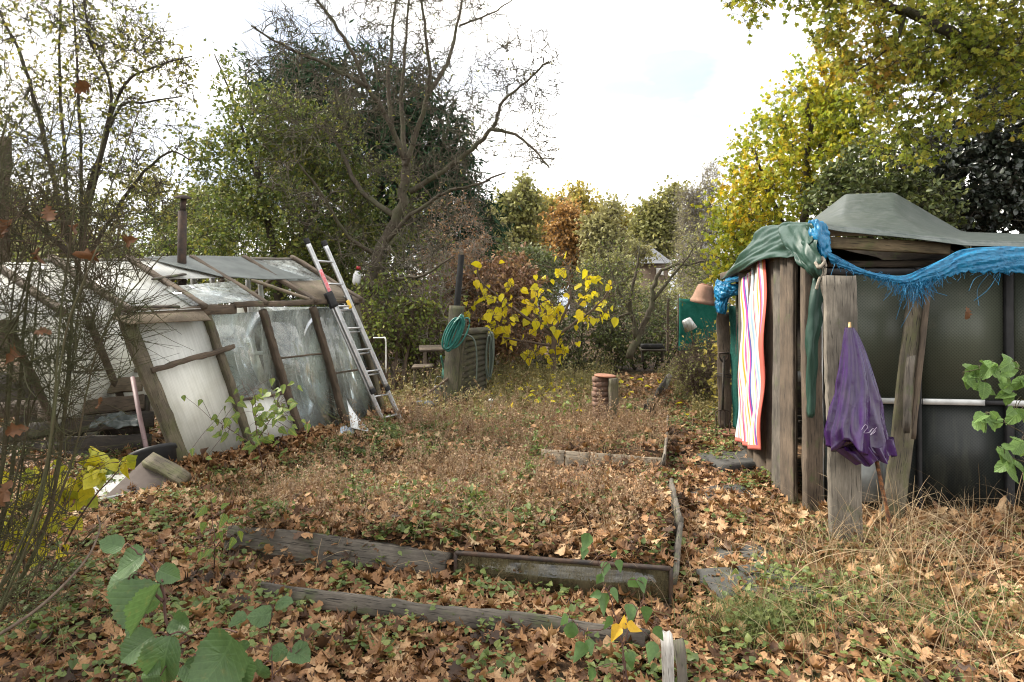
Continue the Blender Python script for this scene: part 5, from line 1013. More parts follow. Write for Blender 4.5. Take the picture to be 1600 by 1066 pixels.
# ------------------------------------------------------------------ trees and plants
def px_limb(pts, d, r0, r1, dd=0.0):      # limb drawn in photo pixels at depth d (dd: how much it comes forward)
    n = len(pts); return (np.array([W(p[0], p[1], (p[2] if len(p) > 2 else d + dd * k / max(1, n - 1))) for k, p in enumerate(pts)]), r0, r1)
def blob(px, py, d, rx, ry, rd):           # ellipsoid by photo pixels
    s = d / FPX; return (W(px, py, d), (rx * s, rd, ry * s))
def plant(name, label, cat, base, limbs, blobs, n_t, n_l, size, shape, lmat, bmat, seed, group=None, tw=(4, .25), tr=.003, droop=.4, up=.25, rk=.010, rmin=.004, jit=.06, scatter=.0, lo=.2, curl=.25, cup=.25, wander=.35, shell=.55, woodname='trunk', aspect=1.0, sides=(8, 4), leafup=.5, tspread=.9, targets=None):
    rng = np.random.default_rng(seed); t = thing(name, label, cat, base, group)
    T = inblobs(blobs, n_t, rng, shell) if targets is None else targets(rng)
    T[:, 2] = np.maximum(T[:, 2], .08)
    out, po, ra = fill(limbs, T, rng, up, jit, rk, rmin, wander=wander)
    tp_, trd = twigs(po, tw[0], tw[1], rng, tr, 4, up * .6, tspread)
    tree_wood(woodname, out, [(po, ra), (tp_, trd)], bmat, t, sides)
    if n_l: crown('crown', tp_, n_l, size, shape, lmat, t, rng, droop, leafup, curl, cup, lo, scatter, aspect)
    return t
# --- bare fruit tree in the middle
d = 13.0
LIMBS = [px_limb([(562, 590), (568, 480), (590, 400), (620, 335), (630, 295), (634, 250)], d, .115, .085),
         px_limb([(634, 252), (607, 190), (572, 132), (540, 60), (502, 8), (470, -30)], d, .058, .018, -1.2),
         px_limb([(612, 198), (607, 120), (613, 60), (620, -40)], d, .05, .02, .6),
         px_limb([(634, 255), (627, 160), (633, 80), (642, -40)], d, .055, .018, .9),
         px_limb([(634, 260), (660, 180), (672, 120), (664, 50), (655, -40)], d, .058, .018, -.5),
         px_limb([(668, 150), (698, 100), (715, 40), (728, -40)], d, .05, .02, 1.0),
         px_limb([(640, 300), (700, 262), (745, 225), (772, 196), (782, 165), (818, 130), (858, 96)], d, .06, .016, -.8),
         px_limb([(768, 202), (805, 210), (836, 236), (858, 262)], d - .5, .035, .014, -.5),
         px_limb([(572, 135), (500, 96), (440, 70), (392, 40)], d - .5, .045, .014, -.6),
         px_limb([(618, 340), (560, 292), (530, 230), (498, 190), (460, 150)], d, .06, .016, 1.2),
         px_limb([(590, 400), (545, 370), (500, 300), (470, 260)], d, .05, .016, -1.2),
         px_limb([(600, 380), (650, 330), (700, 300), (740, 290), (790, 270)], d, .05, .014, -1.4),
         px_limb([(718, 40), (765, 22), (800, 0)], d + .8, .025, .012, .5),
         px_limb([(565, 470), (610, 440), (660, 430), (710, 400)], d, .05, .014, -1.5)]
BB = [blob(560, 60, d, 150, 110, 1.8), blob(690, 60, d, 130, 110, 1.8), blob(640, 180, d, 140, 100, 1.8), blob(800, 180, d, 75, 80, 1.2), blob(820, 110, d, 55, 55, 1.0), blob(480, 130, d, 90, 90, 1.6), blob(500, 260, d, 90, 110, 1.6), blob(690, 300, d, 80, 70, 1.5), blob(840, 240, d, 40, 35, .8), blob(630, -30, d, 130, 60, 1.6), blob(620, 390, d, 100, 50, 1.5)]
plant('bare_fruit_tree', 'large bare knobbly fruit tree with forked trunk, tallest in the middle', 'tree', W(562, 590, d) * [1, 1, 0], LIMBS, BB, 1700, 400, .06, 'oval', M['lf_sparse'], M['bark_bare'], 41, tw=(4, .34), tr=.0055, rk=.014, rmin=.007, up=.15, jit=.06, wander=.4, tspread=.85)
# --- green apple tree left of it
d = 14.5
plant('apple_tree', 'leafy green apple tree left of the bare fruit tree', 'tree', W(430, 590, d) * [1, 1, 0],
      [px_limb([(440, 590), (435, 450), (420, 350), (400, 260)], d, .12, .05), px_limb([(435, 440), (480, 350), (520, 270)], d, .07, .03), px_limb([(425, 380), (390, 240), (362, 150), (335, 85)], d, .05, .012)],
      [blob(430, 260, d, 70, 90, 1.5), blob(410, 380, d, 90, 90, 1.6), blob(500, 330, d, 90, 110, 1.6), blob(560, 400, d, 70, 70, 1.2), blob(385, 200, d, 38, 70, .7), blob(355, 130, d, 20, 50, .35), blob(440, 200, d, 60, 60, 1.2), blob(520, 220, d, 60, 70, 1.3), blob(330, 240, d, 50, 40, .8), blob(350, 330, d, 60, 60, 1), blob(600, 330, d, 60, 90, 1.0)], 1400, 27000, .085, 'oval', M['lf_apple'], M['bark_dark'], 42, tw=(5, .35), rk=.009)
# --- dark conifer behind
d = 21
plant('dark_conifer', 'big dark green conifer standing behind the bare fruit tree', 'tree', W(590, 560, d) * [1, 1, 0],
      [px_limb([(590, 570), (590, 300), (585, 90)], d, .3, .05), px_limb([(590, 330), (480, 200), (450, 110)], d, .12, .04), px_limb([(590, 330), (680, 210), (690, 180)], d, .12, .04)],
      [blob(570, 160, d, 110, 75, 2.2), blob(470, 165, d, 70, 85, 1.8), blob(660, 220, d, 75, 75, 1.8), blob(560, 290, d, 160, 100, 2.4), blob(690, 310, d, 75, 80, 1.8), blob(735, 350, d, 45, 45, 1.0), blob(590, 420, d, 170, 80, 2.2)], 1600, 44000, .25, 'quad', M['lf_conifer'], M['bark_dark'], 43, tw=(4, .8), tr=.008, up=-.05, droop=.75, leafup=.3, aspect=.42, rk=.008, rmin=.008)
# --- left multi-stem tree
d = 9.0
plant('young_pear_tree', 'tall multi stemmed tree with sparse small yellow green leaves at the left', 'tree', W(120, 640, d) * [1, 1, 0],
      [px_limb([(118, 660), (112, 420), (100, 250), (92, 90), (95, -60)], d, .036, .012), px_limb([(122, 660), (126, 380), (125, 200), (118, 60), (112, -70)], d, .032, .010, .4), px_limb([(128, 640), (133, 330), (160, 230), (172, 140), (140, 60), (130, -20)], d, .036, .010, -.4), px_limb([(134, 330), (185, 150), (240, 105), (300, 88)], d, .03, .008, -.3), px_limb([(130, 360), (180, 180), (230, 160), (285, 150)], d, .028, .008, .4), px_limb([(108, 380), (60, 180), (20, 60), (-40, -40)], d, .04, .012, .5), px_limb([(110, 400), (40, 330), (-40, 220)], d, .04, .012, -.5), px_limb([(128, 420), (200, 300), (260, 240), (300, 250)], d, .03, .008, -.5)],
      [blob(60, 60, d, 110, 110, 1.2), blob(150, 40, d, 80, 90, 1.2), blob(220, 120, d, 75, 70, .9), blob(250, 90, d, 50, 40, .6), blob(90, 200, d, 140, 90, 1.2), blob(220, 240, d, 80, 60, .8), blob(150, 300, d, 120, 60, 1.0), blob(0, 280, d, 90, 100, 1.2), blob(230, 330, d, 70, 40, .7)], 950, 5200, .062, 'oval', M['lf_sparse'], M['bark_dark'], 44, tw=(5, .32), tr=.0035, rk=.007, rmin=.0045, wander=.3)
tag(board('gate_post', W(6, 560, 8), W(4, 215, 8), .14, .12, M['wood_brown'], None, (0, -1, 0), rough=.015), 'thick weathered post at the far left behind the broom', 'post')
# --- broom shrub close on the left
d = 2.75
rng = np.random.default_rng(52); LB = []
for k in range(30):
    x0 = rng.uniform(-150, 30); x1 = x0 + rng.normal(70, 95); y1 = rng.uniform(150, 620); dd = d + rng.normal(0, .25); rr_ = .012 if k % 9 == 0 else .005
    LB.append((np.array([W(x0 * .5 - 40, 1010, dd), W((x0 + x1) / 2 - 10, 800 - rng.uniform(0, 60), dd), W(x0 * .4 + x1 * .7, y1 * .5 + 330, dd), W(x1, y1, dd + rng.normal(0, .15))]), rr_, .0025))
plant('broom_shrub', 'dense dark green twiggy shrub close at the left edge', 'shrub', W(-20, 1010, d) * [1, 1, 0] , LB,
      [blob(20, 500, d, 120, 260, .4), blob(80, 450, d, 120, 180, .3), blob(-20, 700, d, 110, 200, .4), blob(10, 280, d, 80, 120, .3), blob(170, 480, d, 60, 110, .2), blob(40, 880, d, 70, 90, .3)], 1050, 0, .03, 'quad', None, M['stem_green'], 45, tw=(3, .22), tr=.0016, rk=.006, rmin=.002, up=.55, jit=.012, wander=.12, tspread=.55, woodname='stems', sides=(6, 4))
for k, (px, py, s) in enumerate(((20, 342, .085), (117, 145, .075), (72, 320, .07), (212, 372, .075), (158, 400, .07), (110, 353, .06), (8, 565, .08), (15, 750, .10), (60, 385, .07), (150, 640, .05), (48, 518, .06), (5, 680, .07))):
    rng = np.random.default_rng(600 + k); p = W(px, py, d - .25); V, F, uv = leaves('oak', p[None], rdir(rng, 1) * [1, .4, 1], np.array([[.2, -1, .3]]) + rng.normal(0, .5, (1, 3)), np.array([s * 1.0]), rng, .7, .6, .07, 1.3)
    LBL = ['large brown oak leaf caught in the broom, near the left edge', 'brown oak leaf caught highest in the broom twigs', 'brown oak leaf in the broom just right of the large one', 'brown oak leaf caught beside the greenhouse stove pipe', 'brown oak leaf caught over the greenhouse roof corner', 'small brown oak leaf caught above the broom middle', 'brown oak leaf caught low at the left edge of the broom', 'darkest brown leaf low in the broom, near the ground', 'brown oak leaf below the large one in the broom', 'small brown leaf among the twigs before the timber heap', 'small brown leaf in the middle of the broom', 'brown leaf hanging low at the left edge, over the dark one']
    tag(mk('caught_leaf', V, F, M['caught'], None), LBL[k], 'leaf', 'brown oak leaves caught in the broom')
# --- yellow leaved shrub bottom left
d = 3.6
plant('yellow_shrub', 'low shrub with bright yellow green leaves below the broom', 'shrub', G(60, 905), [(np.array([G(60, 905), W(80, 820, d), W(130, 760, d)]), .008, .003), (np.array([G(40, 905), W(30, 830, d), W(10, 770, d)]), .008, .003), (np.array([G(70, 905), W(130, 800, d), W(185, 735, d)]), .007, .003)],
      [blob(60, 790, d, 80, 45, .25), blob(100, 745, d, 50, 30, .2), blob(165, 735, d, 35, 22, .15), blob(30, 840, d, 50, 30, .2)], 90, 230, .075, 'heart', leafmat('yellow_green_leaf', [(.05, (.2, .26, .04)), (.5, (.5, .46, .03)), (1, (.62, .5, .03))], .4, .45), M['stem_purple'], 46, tw=(2, .08), tr=.0016, rk=.006, rmin=.0018, woodname='stems')
# --- yellow big-leaf small tree in the middle distance
d = 13.6
plant('yellow_mulberry', 'small tree with large bright yellow heart shaped leaves', 'tree', W(866, 606, d) * [1, 1, 0],
      [px_limb([(866, 612), (865, 560), (864, 520), (850, 480)], d, .07, .05), px_limb([(864, 525), (800, 480), (752, 440), (745, 405)], d, .035, .012), px_limb([(864, 520), (890, 470), (888, 420)], d, .04, .012), px_limb([(864, 530), (930, 480), (960, 440)], d, .03, .01), px_limb([(860, 540), (800, 530), (760, 520)], d, .03, .01)],
      [blob(800, 480, d, 75, 45, 1.0), blob(880, 445, d, 45, 38, .8), blob(760, 500, d, 40, 30, .7), blob(930, 470, d, 38, 40, .7), blob(750, 430, d, 22, 28, .4), blob(830, 520, d, 55, 30, .8), blob(890, 480, d, 40, 28, .8), blob(850, 555, d, 40, 22, .6)], 210, 240, .17, 'heart', M['lf_yellow'], M['bark_brown'], 47, tw=(3, .3), tr=.005, rk=.009, rmin=.005, droop=1.1, leafup=.1, curl=.15, wander=.5)
# --- brown-leaved climber mound behind it
d = 15.5
plant('brown_climber', 'mound of withered brown leaved climber behind the yellow tree', 'climber', W(760, 580, d) * [1, 1, 0],
      [px_limb([(760, 590), (760, 500), (755, 440)], d, .08, .04), px_limb([(780, 590), (800, 500), (790, 440)], d, .06, .03)],
      [blob(760, 470, d, 75, 65, 1.2), blob(800, 440, d, 40, 38, .8), blob(710, 480, d, 40, 45, .8), blob(800, 520, d, 50, 50, .9)], 420, 9500, .10, 'oval', M['lf_brown'], M['bark_brown'], 48, tw=(4, .35), tr=.004, scatter=.03)
# --- middle-distance apple tree with leaning trunk
d = 14.5
plant('leaning_apple_tree', 'nearly bare apple tree with a leaning curved trunk beyond the path', 'tree', W(985, 555, d) * [1, 1, 0],
      [px_limb([(983, 560), (1000, 520), (1018, 480), (1024, 440), (1040, 420), (1090, 410), (1135, 402)], d, .09, .012), px_limb([(995, 530), (985, 470), (995, 420), (1000, 380)], d, .06, .015), px_limb([(1020, 470), (1060, 420), (1090, 380)], d, .04, .01), px_limb([(990, 500), (960, 440), (950, 400)], d, .04, .01), px_limb([(985, 490), (940, 500), (915, 480)], d, .03, .01)],
      [blob(965, 420, d, 40, 60, 1.0), blob(1080, 440, d, 50, 40, .8), blob(950, 470, d, 50, 50, .8), blob(1080, 400, d, 50, 30, .6), blob(1000, 490, d, 60, 40, .8)], 300, 900, .06, 'oval', M['lf_apple'], M['bark_bare'], 49, tw=(3, .3), tr=.004, rk=.010, rmin=.005)
# --- thickets behind the middle garden
TH = [('thicket_shrub', 'twiggy grey brown shrub with yellow specks left of the black pole', 640, 470, 13.5, 85, 110, 1.2, 420, 1700, .06, 'lf_shrub', 'bark_grey'),
      ('thicket_shrub', 'russet twiggy shrub behind the bare fruit tree trunk', 705, 400, 16, 60, 95, 1.2, 420, 3200, .07, 'lf_brown', 'bark_grey'),
      ('green_shrub', 'bright green leafy shrub right of the greenhouse end', 610, 490, 12.6, 60, 60, .8, 240, 2600, .075, 'lf_shrub', 'bark_brown'),
      ('green_shrub', 'yellow green shrub behind the potting table', 660, 520, 13.4, 45, 50, .7, 200, 1600, .08, 'lf_shrub', 'bark_brown'),
      ('hawthorn_shrub', 'dark twiggy shrub beyond the yellow tree at the end of the garden', 890, 500, 17.5, 90, 100, 1.4, 520, 5200, .08, 'lf_laurel', 'bark_dark'),
      ('hawthorn_shrub', 'dark tangled shrub left of the green netting screen', 1015, 515, 17.5, 90, 55, 1.4, 480, 5200, .08, 'lf_laurel', 'bark_dark'),
      ('hawthorn_shrub', 'olive shrub behind the green netting screen', 1128, 440, 18.5, 60, 120, 1.5, 520, 5200, .08, 'lf_far_green', 'bark_grey'),
      ('hawthorn_shrub', 'dark shrub between the greenhouse stove pipe and the apple tree', 330, 390, 17, 120, 100, 2, 600, 6500, .09, 'lf_apple', 'bark_dark'),
      ('hawthorn_shrub', 'dark brown shrub behind the greenhouse far end', 480, 470, 16.5, 130, 90, 1.6, 520, 5200, .09, 'lf_apple', 'bark_dark'),
      ('hawthorn_shrub', 'tangled shrub far behind the greenhouse near end', 150, 420, 16, 170, 110, 2, 620, 4200, .085, 'lf_shrub', 'bark_dark'),
      ('hawthorn_shrub', 'shrub behind the brown climber', 780, 470, 19, 100, 90, 1.4, 420, 5200, .10, 'lf_laurel', 'bark_dark'),
      ('hawthorn_shrub', 'low olive shrub in front of the far house', 1022, 470, 26, 55, 38, 1.5, 340, 3200, .10, 'lf_far_green', 'bark_grey'),
      ('path_shrub', 'pale twiggy bush beside the far end of the path', 1100, 570, 11.5, 42, 42, .5, 200, 1500, .05, 'lf_far_green', 'bark_brown'),
      ('path_shrub', 'yellow green bush behind the far wooden post', 1150, 560, 10.4, 25, 70, .4, 120, 800, .09, 'lf_far_yellow', 'bark_brown')]
for k, (nm, lab, px, py, d, rx, ry, rd, nt, nl, sz, lm, bm) in enumerate(TH):
    b = W(px, py, d); b[2] = 0; s = d / FPX
    limbs = [(np.array([b + [i * rx * s * .25, 0, 0], b + [i * rx * s * .5, .1 * i, W(px, py + ry * .5, d)[2]], W(px + i * rx * .6, py - ry * .2, d)]), .045, .015) for i in (-1, -.3, .4, 1)]
    plant(nm, lab, 'shrub', b, limbs, [blob(px, py, d, rx, ry, rd), blob(px - rx * .4, py + ry * .4, d, rx * .6, ry * .6, rd * .8), blob(px + rx * .4, py + ry * .3, d, rx * .6, ry * .6, rd * .8)], nt, nl, sz, 'oval', M[lm], M[bm], 700 + k, 'shrubs behind the garden', tw=(5, .35), tr=.0045, rk=.009, rmin=.005, woodname='stems', sides=(6, 3))
# --- far row of trees
FAR = [('far_tree', 'tall dark green tree right of the conifer, far away', 805, 350, 46, 36, 48, 'lf_far_green', 900, 5200, .55), ('far_tree', 'rounded yellow oak, tallest of the far trees', 905, 345, 60, 62, 52, 'lf_far_yellow', 1100, 8200, .62),
       ('far_tree', 'orange tree in front of the yellow far oak', 893, 385, 44, 38, 58, 'lf_far_orange', 800, 6500, .42), ('far_tree', 'pale yellow green willow right of the orange tree', 950, 385, 42, 36, 58, 'lf_far_pale', 900, 6000, .42),
       ('far_tree', 'dark green far tree above the house roof', 1026, 355, 56, 36, 46, 'lf_far_green', 900, 5200, .6), ('far_tree', 'grey brown nearly bare tree left of the yellow maple', 1092, 355, 30, 36, 75, 'lf_far_pale', 1100, 1800, .16),
       ('far_tree', 'pale olive tree behind the conifer foot', 768, 385, 40, 30, 52, 'lf_far_pale', 700, 3600, .4), ('far_tree', 'dark holly bush left of the orange tree', 835, 420, 34, 40, 36, 'lf_laurel', 600, 6000, .26),
       ('far_tree', 'olive bushy tree right of the willow', 955, 440, 34, 36, 36, 'lf_far_green', 700, 5200, .28), ('far_tree', 'pale bare tree beside the far house', 1085, 420, 33, 36, 50, 'lf_far_pale', 900, 2200, .2),
       ('far_tree', 'yellow tree low behind the far house', 1010, 395, 66, 45, 40, 'lf_far_yellow', 600, 4200, .6), ('far_tree', 'hazy olive tree between the two tall far trees', 855, 375, 64, 36, 40, 'lf_far_green', 600, 4200, .6),
       ('far_tree', 'green tree far behind the stove pipe', 300, 360, 44, 90, 60, 'lf_far_green', 800, 6000, .5), ('far_tree', 'olive tree far behind the greenhouse roof', 120, 380, 40, 130, 80, 'lf_far_pale', 900, 6000, .45), ('far_tree', 'yellow green tree far behind the left gate post', -60, 360, 40, 120, 90, 'lf_far_green', 800, 5200, .45)]
for k, (nm, lab, px, py, d, rx, ry, lm, nt, nl, sz) in enumerate(FAR):
    b = W(px, py, d); b[2] = 0; s = d / FPX; rng = np.random.default_rng(900 + k)
    limbs = [(np.array([b, (b + W(px, py, d)) / 2, W(px, py + ry * .3, d)]), .012 * d * .6, .006 * d * .6)] + [(np.array([W(px, py + ry * .5, d), W(px + i * rx * .35, py, d), W(px + i * rx * .5, py - ry * .5, d)]), .005 * d * .6, .0015 * d) for i in (-1, .1, 1)]
    blobs = [blob(px + rng.normal(0, rx * .5), py + rng.normal(0, ry * .45), d, rx * rng.uniform(.16, .42), ry * rng.uniform(.14, .36), rx * s * .4) for _ in range(15)] + [blob(px, py + ry * .4, d, rx * .7, ry * .6, rx * s * .6)]
    plant(nm, lab, 'tree', b, limbs, blobs, nt, int(nl * 1.9), sz * .58, 'quad', M[lm], M['bark_grey'], 920 + k, 'far trees behind the garden', tw=(4, d * .022), tr=.00022 * d, rk=.008, rmin=.0003 * d, sides=(6, 3), aspect=1.1)
# --- yellow maple behind the shed
d = 11.5
plant('field_maple', 'field maple in full yellow and green autumn leaf behind the shed', 'tree', W(1255, 600, d) * [1, 1, 0],
      [px_limb([(1250, 620), (1252, 440), (1258, 330), (1262, 220), (1268, 140)], d, .14, .03), px_limb([(1252, 420), (1210, 320), (1180, 240)], d, .07, .02, -.6), px_limb([(1255, 380), (1310, 280), (1345, 180)], d, .07, .02), px_limb([(1250, 440), (1180, 380), (1140, 330)], d, .05, .015), px_limb([(1258, 330), (1285, 210), (1300, 120)], d, .05, .015, .6)],
      [blob(1255, 190, d, 62, 65, 1.0), blob(1190, 250, d, 50, 70, 1.0), blob(1160, 330, d, 48, 65, .9), blob(1230, 330, d, 80, 80, 1.3), blob(1300, 240, d, 70, 90, 1.2), blob(1280, 130, d, 40, 55, .7), blob(1145, 400, d, 38, 55, .7), blob(1200, 420, d, 70, 70, 1.1), blob(1185, 520, d, 40, 60, .8), blob(1330, 170, d, 50, 70, .9)], 1150, 16500, .085, 'maple', M['lf_maple'], M['bark_dark'], 61, tw=(4, .3), tr=.003, droop=.7, leafup=.3, rk=.008)
# --- oak limb overhanging top right
d = 8.0
plant('oak_tree', 'oak overhanging the shed from the top right with olive and rusty leaves', 'tree', (9.5, 9.0, 0),
      [(np.array([(9.4, 9.0, 0), (9.3, 9.0, 3), (8.6, 8.6, 5.5), (7.2, 8.0, 6.4)]), .3, .14), (np.array([(9.0, 8.8, 4.6), W(1560, 80, d), W(1440, 30, d), W(1330, -20, d), W(1230, -30, d), W(1140, 5, d)]), .10, .010), (np.array([(8.6, 8.6, 5.5), W(1500, -60, d), W(1400, -70, d), W(1250, -80, d)]), .09, .012), (np.array([W(1500, 60, d), W(1470, 130, d), W(1420, 190, d)]), .035, .008), (np.array([W(1415, 20, d), W(1395, 70, d), W(1340, 110, d)]), .03, .008)],
      [blob(1480, 60, d, 90, 70, .9), blob(1560, 120, d, 80, 90, 1.0), blob(1420, 150, d, 60, 60, .8), blob(1330, 40, d, 60, 55, .6), blob(1430, -20, d, 110, 50, .9), blob(1170, 5, d, 35, 25, .3), blob(1240, -15, d, 30, 30, .3), blob(1560, 30, d, 90, 80, 1.0), blob(1300, -20, d, 60, 30, .5), blob(1360, 100, d, 40, 40, .5), blob(1420, 230, d, 45, 35, .6)], 1000, 10500, .074, 'maple', M['lf_oak'], M['bark_dark'], 62, tw=(4, .25), tr=.003, droop=.5, leafup=.4, rk=.008, curl=.4)
# --- dark holly and laurel behind the shed
d = 10.5
plant('holly_tree', 'very dark evergreen holly filling the right edge behind the shed', 'tree', W(1560, 620, d) * [1, 1, 0],
      [px_limb([(1560, 640), (1550, 400), (1540, 200)], d + .8, .16, .05), px_limb([(1555, 420), (1460, 300), (1430, 230)], d + .5, .07, .03), px_limb([(1555, 420), (1650, 300), (1700, 150)], d + .5, .07, .03)],
      [blob(1500, 270, d, 80, 80, 1.0), blob(1580, 230, d, 90, 90, 1.2), blob(1430, 280, d, 50, 50, .8), blob(1660, 260, d, 90, 120, 1.2), blob(1560, 350, d, 140, 60, 1.2), blob(1460, 350, d, 90, 45, .9), blob(1620, 130, d, 80, 70, 1)], 1300, 27000, .088, 'oval', M['lf_holly'], M['bark_dark'], 63, tw=(4, .28), tr=.003, aspect=1.25, curl=.2)
d = 9.8
plant('laurel_shrub', 'mid green laurel between the yellow maple and the dark holly', 'shrub', W(1360, 600, d) * [1, 1, 0],
      [px_limb([(1360, 620), (1360, 400), (1350, 300)], d, .06, .03), px_limb([(1365, 420), (1420, 320), (1440, 290)], d, .04, .02)],
      [blob(1360, 280, d, 65, 45, .7), blob(1420, 310, d, 55, 35, .6), blob(1310, 310, d, 40, 40, .6), blob(1400, 350, d, 90, 40, .7)], 480, 6500, .085, 'oval', M['lf_laurel'], M['bark_dark'], 64, tw=(4, .25), tr=.003)
# ------------------------------------------------------------------ foreground saplings
def sapling(name, label, cat, stems, lv, shape, lmat, bmat, seed, thick=.006, face=(.0, -.75, .65), curl=.22, cup=.3, leafname='leaf', aspect=1.0, rings=0, wav=0.0):
    """stems: list of world polylines; lv: (px, py, d, length m, heading degrees in the picture)"""
    rng = np.random.default_rng(seed); base = np.array(stems[0][0], float); t = thing(name, label, cat, base); mb = MB(); pts = []
    for i, s in enumerate(stems):
        q = crom(s, 24); q[1:-1] += rng.normal(0, .003, (22, 3)); mb.add(*tube(q, np.linspace(thick * (1 if i == 0 else .7), thick * .3, 24), 7)); pts.append(q)
    pts = np.concatenate(pts)
    for (px, py, d, ln, ang) in lv:
        c = W(px, py, d); a = math.radians(ang); A = norm(np.array([math.cos(a), rng.normal(-.15, .3), math.sin(a)])); N = np.array(face) + rng.normal(0, .28, 3)
        P = c - A * ln * .5; q = pts[np.argmin(((pts - P) ** 2).sum(1))]; mid = (P + q) / 2 + [0, 0, .01]
        mb.add(*tube(crom([q, mid, P], 8), .0016 if ln < .09 else .0024, 5, False))
        V, F, uv = leaves(shape, P[None], A[None], N[None], np.array([ln]), rng, curl, cup, wav, aspect, rings)
        mk('leaf', V, F, lmat if not callable(lmat) else lmat(rng), t, rings > 0, uv=uv)
    mb.build('stem', bmat, t, True); return t
M['lf_hazel'] = leafmat('hazel_leaf_veined', [(.0, (.055, .105, .036)), (1, (.095, .165, .058))], .35, .42, .4, 8, veins=.16, spec=.4)
d = 1.85
sapling('hazel_sapling', 'hazel sapling with big ribbed green leaves in the bottom left corner', 'sapling',
        [[W(262, 1560, 1.9), W(262, 1100, d), W(262, 980, d), W(250, 915, d), W(232, 875, d), (W(205, 855, d))], [W(262, 1060, d), W(290, 1000, d), W(330, 990, d)], [W(255, 940, d), W(225, 900, d), W(200, 905, d)]],
        [(176, 852, d, .060, 165), (206, 880, d, .095, 215), (190, 905, d + .03, .085, 200), (262, 897, d, .060, -25), (232, 950, d - .05, .135, 248), (284, 975, d, .065, -20), (216, 1010, d, .095, 215), (258, 1030, d - .08, .12, 262), (346, 1030, d - .08, .16, 240), (375, 1050, d, .08, 290), (235, 1058, d - .1, .08, 200), (300, 1050, d + .05, .07, -30), (225, 935, d + .04, .10, 150)],
        'hazel', M['lf_hazel'], M['stem_purple'], 71, .006, curl=.2, cup=.35, rings=3, wav=.003)
d = 2.6
sapling('low_hazel', 'low hazel seedling leaves right of the big ribbed leaves', 'sapling', [[W(420, 1200, d), W(425, 1040, d), W(420, 985, d)], [W(425, 1060, d), W(450, 1030, d), W(470, 1015, d)]],
        [(408, 962, d, .09, 190), (440, 940, d, .07, 20), (372, 972, d, .075, 200), (468, 1022, d, .09, -20), (435, 1020, d, .07, 215), (405, 1050, d, .09, 240), (380, 1010, d, .05, 120)], 'hazel', M['lf_hazel'], M['stem_purple'], 72, .004, rings=2, wav=.01)
d = 3.5
rr = np.random.default_rng(5)
sapling('lime_sapling', 'thin sapling with drooping green and yellow leaves at the left end of the bed board', 'sapling', [[G(334, 905), W(335, 850, d), W(330, 785, d)], [W(335, 860, d), W(355, 830, d), W(370, 815, d)]],
        [(312, 800, d, .085, 230), (345, 815, d, .085, 260), (352, 790, d, .06, 30), (318, 825, d, .06, 250), (335, 840, d, .05, 240), (345, 840, d, .06, 300), (312, 872, d, .06, 260), (322, 865, d, .05, 240), (360, 850, d, .07, 250), (376, 838, d, .06, 280), (335, 780, d, .04, 60), (300, 860, d, .05, 200), (365, 815, d, .05, 20), (290, 860, d, .04, 250)], 'birch', M['lf_sapling'], M['stem_purple'], 73, .004)
d = 2.55
sapling('poplar_sapling', 'poplar sapling with grey green and a few yellow leaves at the bottom centre', 'sapling', [[W(990, 1150, d), W(972, 1010, d), W(950, 930, d), W(925, 850, d)], [W(972, 1010, d), W(1000, 950, d), W(1010, 915, d)], [W(965, 980, d), W(915, 985, d), W(890, 965, d)]],
        [(916, 848, d, .075, 250), (912, 865, d, .05, 255), (945, 890, d, .06, 250), (937, 905, d, .05, 240), (968, 885, d, .05, 280), (892, 990, d, .085, 265), (880, 970, d, .06, 240), (905, 1020, d, .085, 240), (922, 1012, d, .06, 280), (945, 945, d, .085, 250), (962, 930, d, .06, 290), (985, 960, d, .08, 270), (1003, 915, d, .06, 280), (950, 975, d, .06, 230), (990, 912, d, .06, 320), (1010, 960, d, .07, 270), (1030, 990, d, .06, 300), (930, 930, d, .05, 200), (1018, 1020, d, .08, 250), (985, 1035, d, .07, 280), (925, 1055, d, .06, 250), (960, 865, d, .035, 60)], 'birch', leafmat('poplar_leaf', [(.0, (.06, .13, .045)), (.7, (.11, .19, .06)), (1, (.2, .27, .06))], .35, .4, .2, 9), M['stem_purple'], 74, .004)
sapling('yellow_sapling', 'three orange yellow leaves on a thin stem beside the poplar sapling', 'sapling', [[W(978, 1120, 2.5), W(974, 1040, 2.5), W(970, 975, 2.5)]], [(962, 990, 2.48, .07, 235), (990, 982, 2.48, .065, -30), (975, 972, 2.48, .05, 80)], 'birch', leafmat('orange_yellow_leaf', [(.0, (.6, .34, .02)), (1, (.7, .45, .03))], .4, .45), M['stem_purple'], 75, .003)
d = 6.1
rr = np.random.default_rng(9); lv = []
for k in range(92):
    t = rr.uniform(0, 1); px = 398 + rr.normal(0, 28 + 12 * math.sin(t * 3)); py = 600 + 105 * t + rr.normal(0, 8); lv.append((px, py, d + rr.normal(0, .1), rr.uniform(.06, .105), rr.uniform(190, 350)))
sapling('birch_sapling', 'young sapling with green and yellow leaves before the clouded greenhouse panel', 'sapling', [[W(410, 735, d), W(402, 680, d), W(392, 630, d), W(375, 592, d)], [W(402, 690, d), W(425, 650, d), W(432, 635, d)], [W(402, 700, d), W(350, 665, d), W(330, 655, d)], [W(400, 660, d), W(398, 620, d), W(386, 600, d)]], lv, 'birch', M['lf_sapling'], M['stem_purple'], 76, .006)
d = 3.0
lv = []; rr = np.random.default_rng(12)
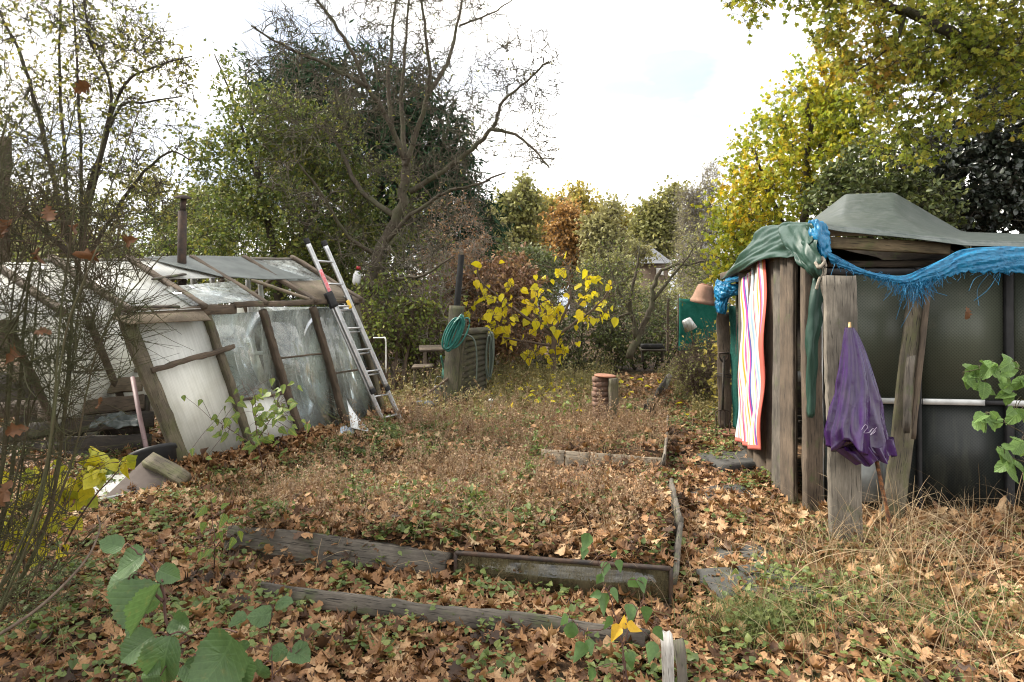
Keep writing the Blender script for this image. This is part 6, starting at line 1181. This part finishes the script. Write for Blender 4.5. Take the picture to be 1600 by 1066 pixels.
for (px, py, s) in ((1525, 575, 1), (1550, 568, 1), (1510, 590, .8), (1585, 565, 1), (1540, 600, .9), (1600, 590, 1.1), (1580, 612, .9), (1545, 648, 1.1), (1530, 655, .8), (1562, 655, .8), (1590, 640, 1), (1565, 700, 1), (1580, 720, 1.2), (1600, 690, 1.1), (1615, 650, 1.1), (1565, 585, .8), (1620, 610, 1), (1608, 730, 1)):
    a = rr.uniform(190, 330)
    for da in (-50, 0, 50): lv.append((px + 11 * s * math.cos(math.radians(a + da)), py - 11 * s * math.sin(math.radians(a + da)), d + rr.normal(0, .03), .075 * s * (1.15 if da == 0 else .9), a + da))
sapling('bramble', 'arching bramble with fresh green leaflets at the right edge', 'bramble', [[W(1690, 900, d), W(1680, 700, d), W(1630, 610, d), W(1580, 572, d), W(1505, 582, d)], [W(1680, 760, d), W(1620, 690, d), W(1545, 650, d)], [W(1690, 800, d), W(1640, 740, d), W(1570, 712, d)], [W(1670, 700, d), W(1620, 640, d), W(1580, 612, d)]], lv, 'hazel', M['lf_bramble'], M['stem_green'], 77, .005, aspect=.72, rings=1, wav=.01)
# nettle and seedling clumps in the garden
for k, (px, py, h, n, lab) in enumerate(((888, 665, 45, 26, 'green seedling clump in front of the brick pillar'), (990, 665, 30, 26, 'yellow and green weed clump right of the brick pillar'), (655, 690, 25, 14, 'small yellow green seedling near the ladder foot'), (700, 690, 30, 20, 'grey green herb clump in the middle of the bed'), (160, 755, 30, 40, 'bright green nettle clump by the white plastic sheet'))):
    rr = np.random.default_rng(80 + k); p = G(px, py); d = p[1]; lv = [(px + rr.normal(0, h * .4), py - rr.uniform(.3, 1) * h, d + rr.normal(0, .08), rr.uniform(.05, .11), rr.uniform(180, 360)) for _ in range(n)]
    sapling('seedling_clump', lab, 'weed', [[p, W(px, py - h * .5, d), W(px + 3, py - h, d)], [p, W(px - h * .3, py - h * .6, d)], [p, W(px + h * .3, py - h * .7, d)]], lv, 'birch', M['lf_sapling'], M['stem_green'], 90 + k, .005)
# thin bare stem arching in the lower left
mb = MB(); mb.add(*tube(crom(WL((-30, 1010, 2.3), (60, 950, 2.4), (130, 880, 2.6), (155, 830, 2.7), (152, 805, 2.75)), 40), np.linspace(.006, .003, 40), 7)); tag(mb.build('bent_stem', M['bark_brown'], None, True), 'bare pale stem arching through the lower left corner', 'stem')

# unseen evergreen added outside the left edge to shade the left foreground
plant('shade_evergreen', 'unseen tall evergreen shrub added left of the broom for shade', 'shrub', np.array([-5.0, 4.3, 0]), [(np.array([(-5.0, 4.3, 0), (-5.0, 4.3, 2), (-4.9, 4.3, 4)]), .1, .03)],
      [((-5.0, 4.3, 2.6), (1.1, 1.4, 1.6)), ((-4.9, 4.5, 4.2), (1.0, 1.3, 1.2))], 600, 12000, .11, 'oval', M['lf_laurel'], M['bark_dark'], 99, tw=(4, .3), tr=.004)
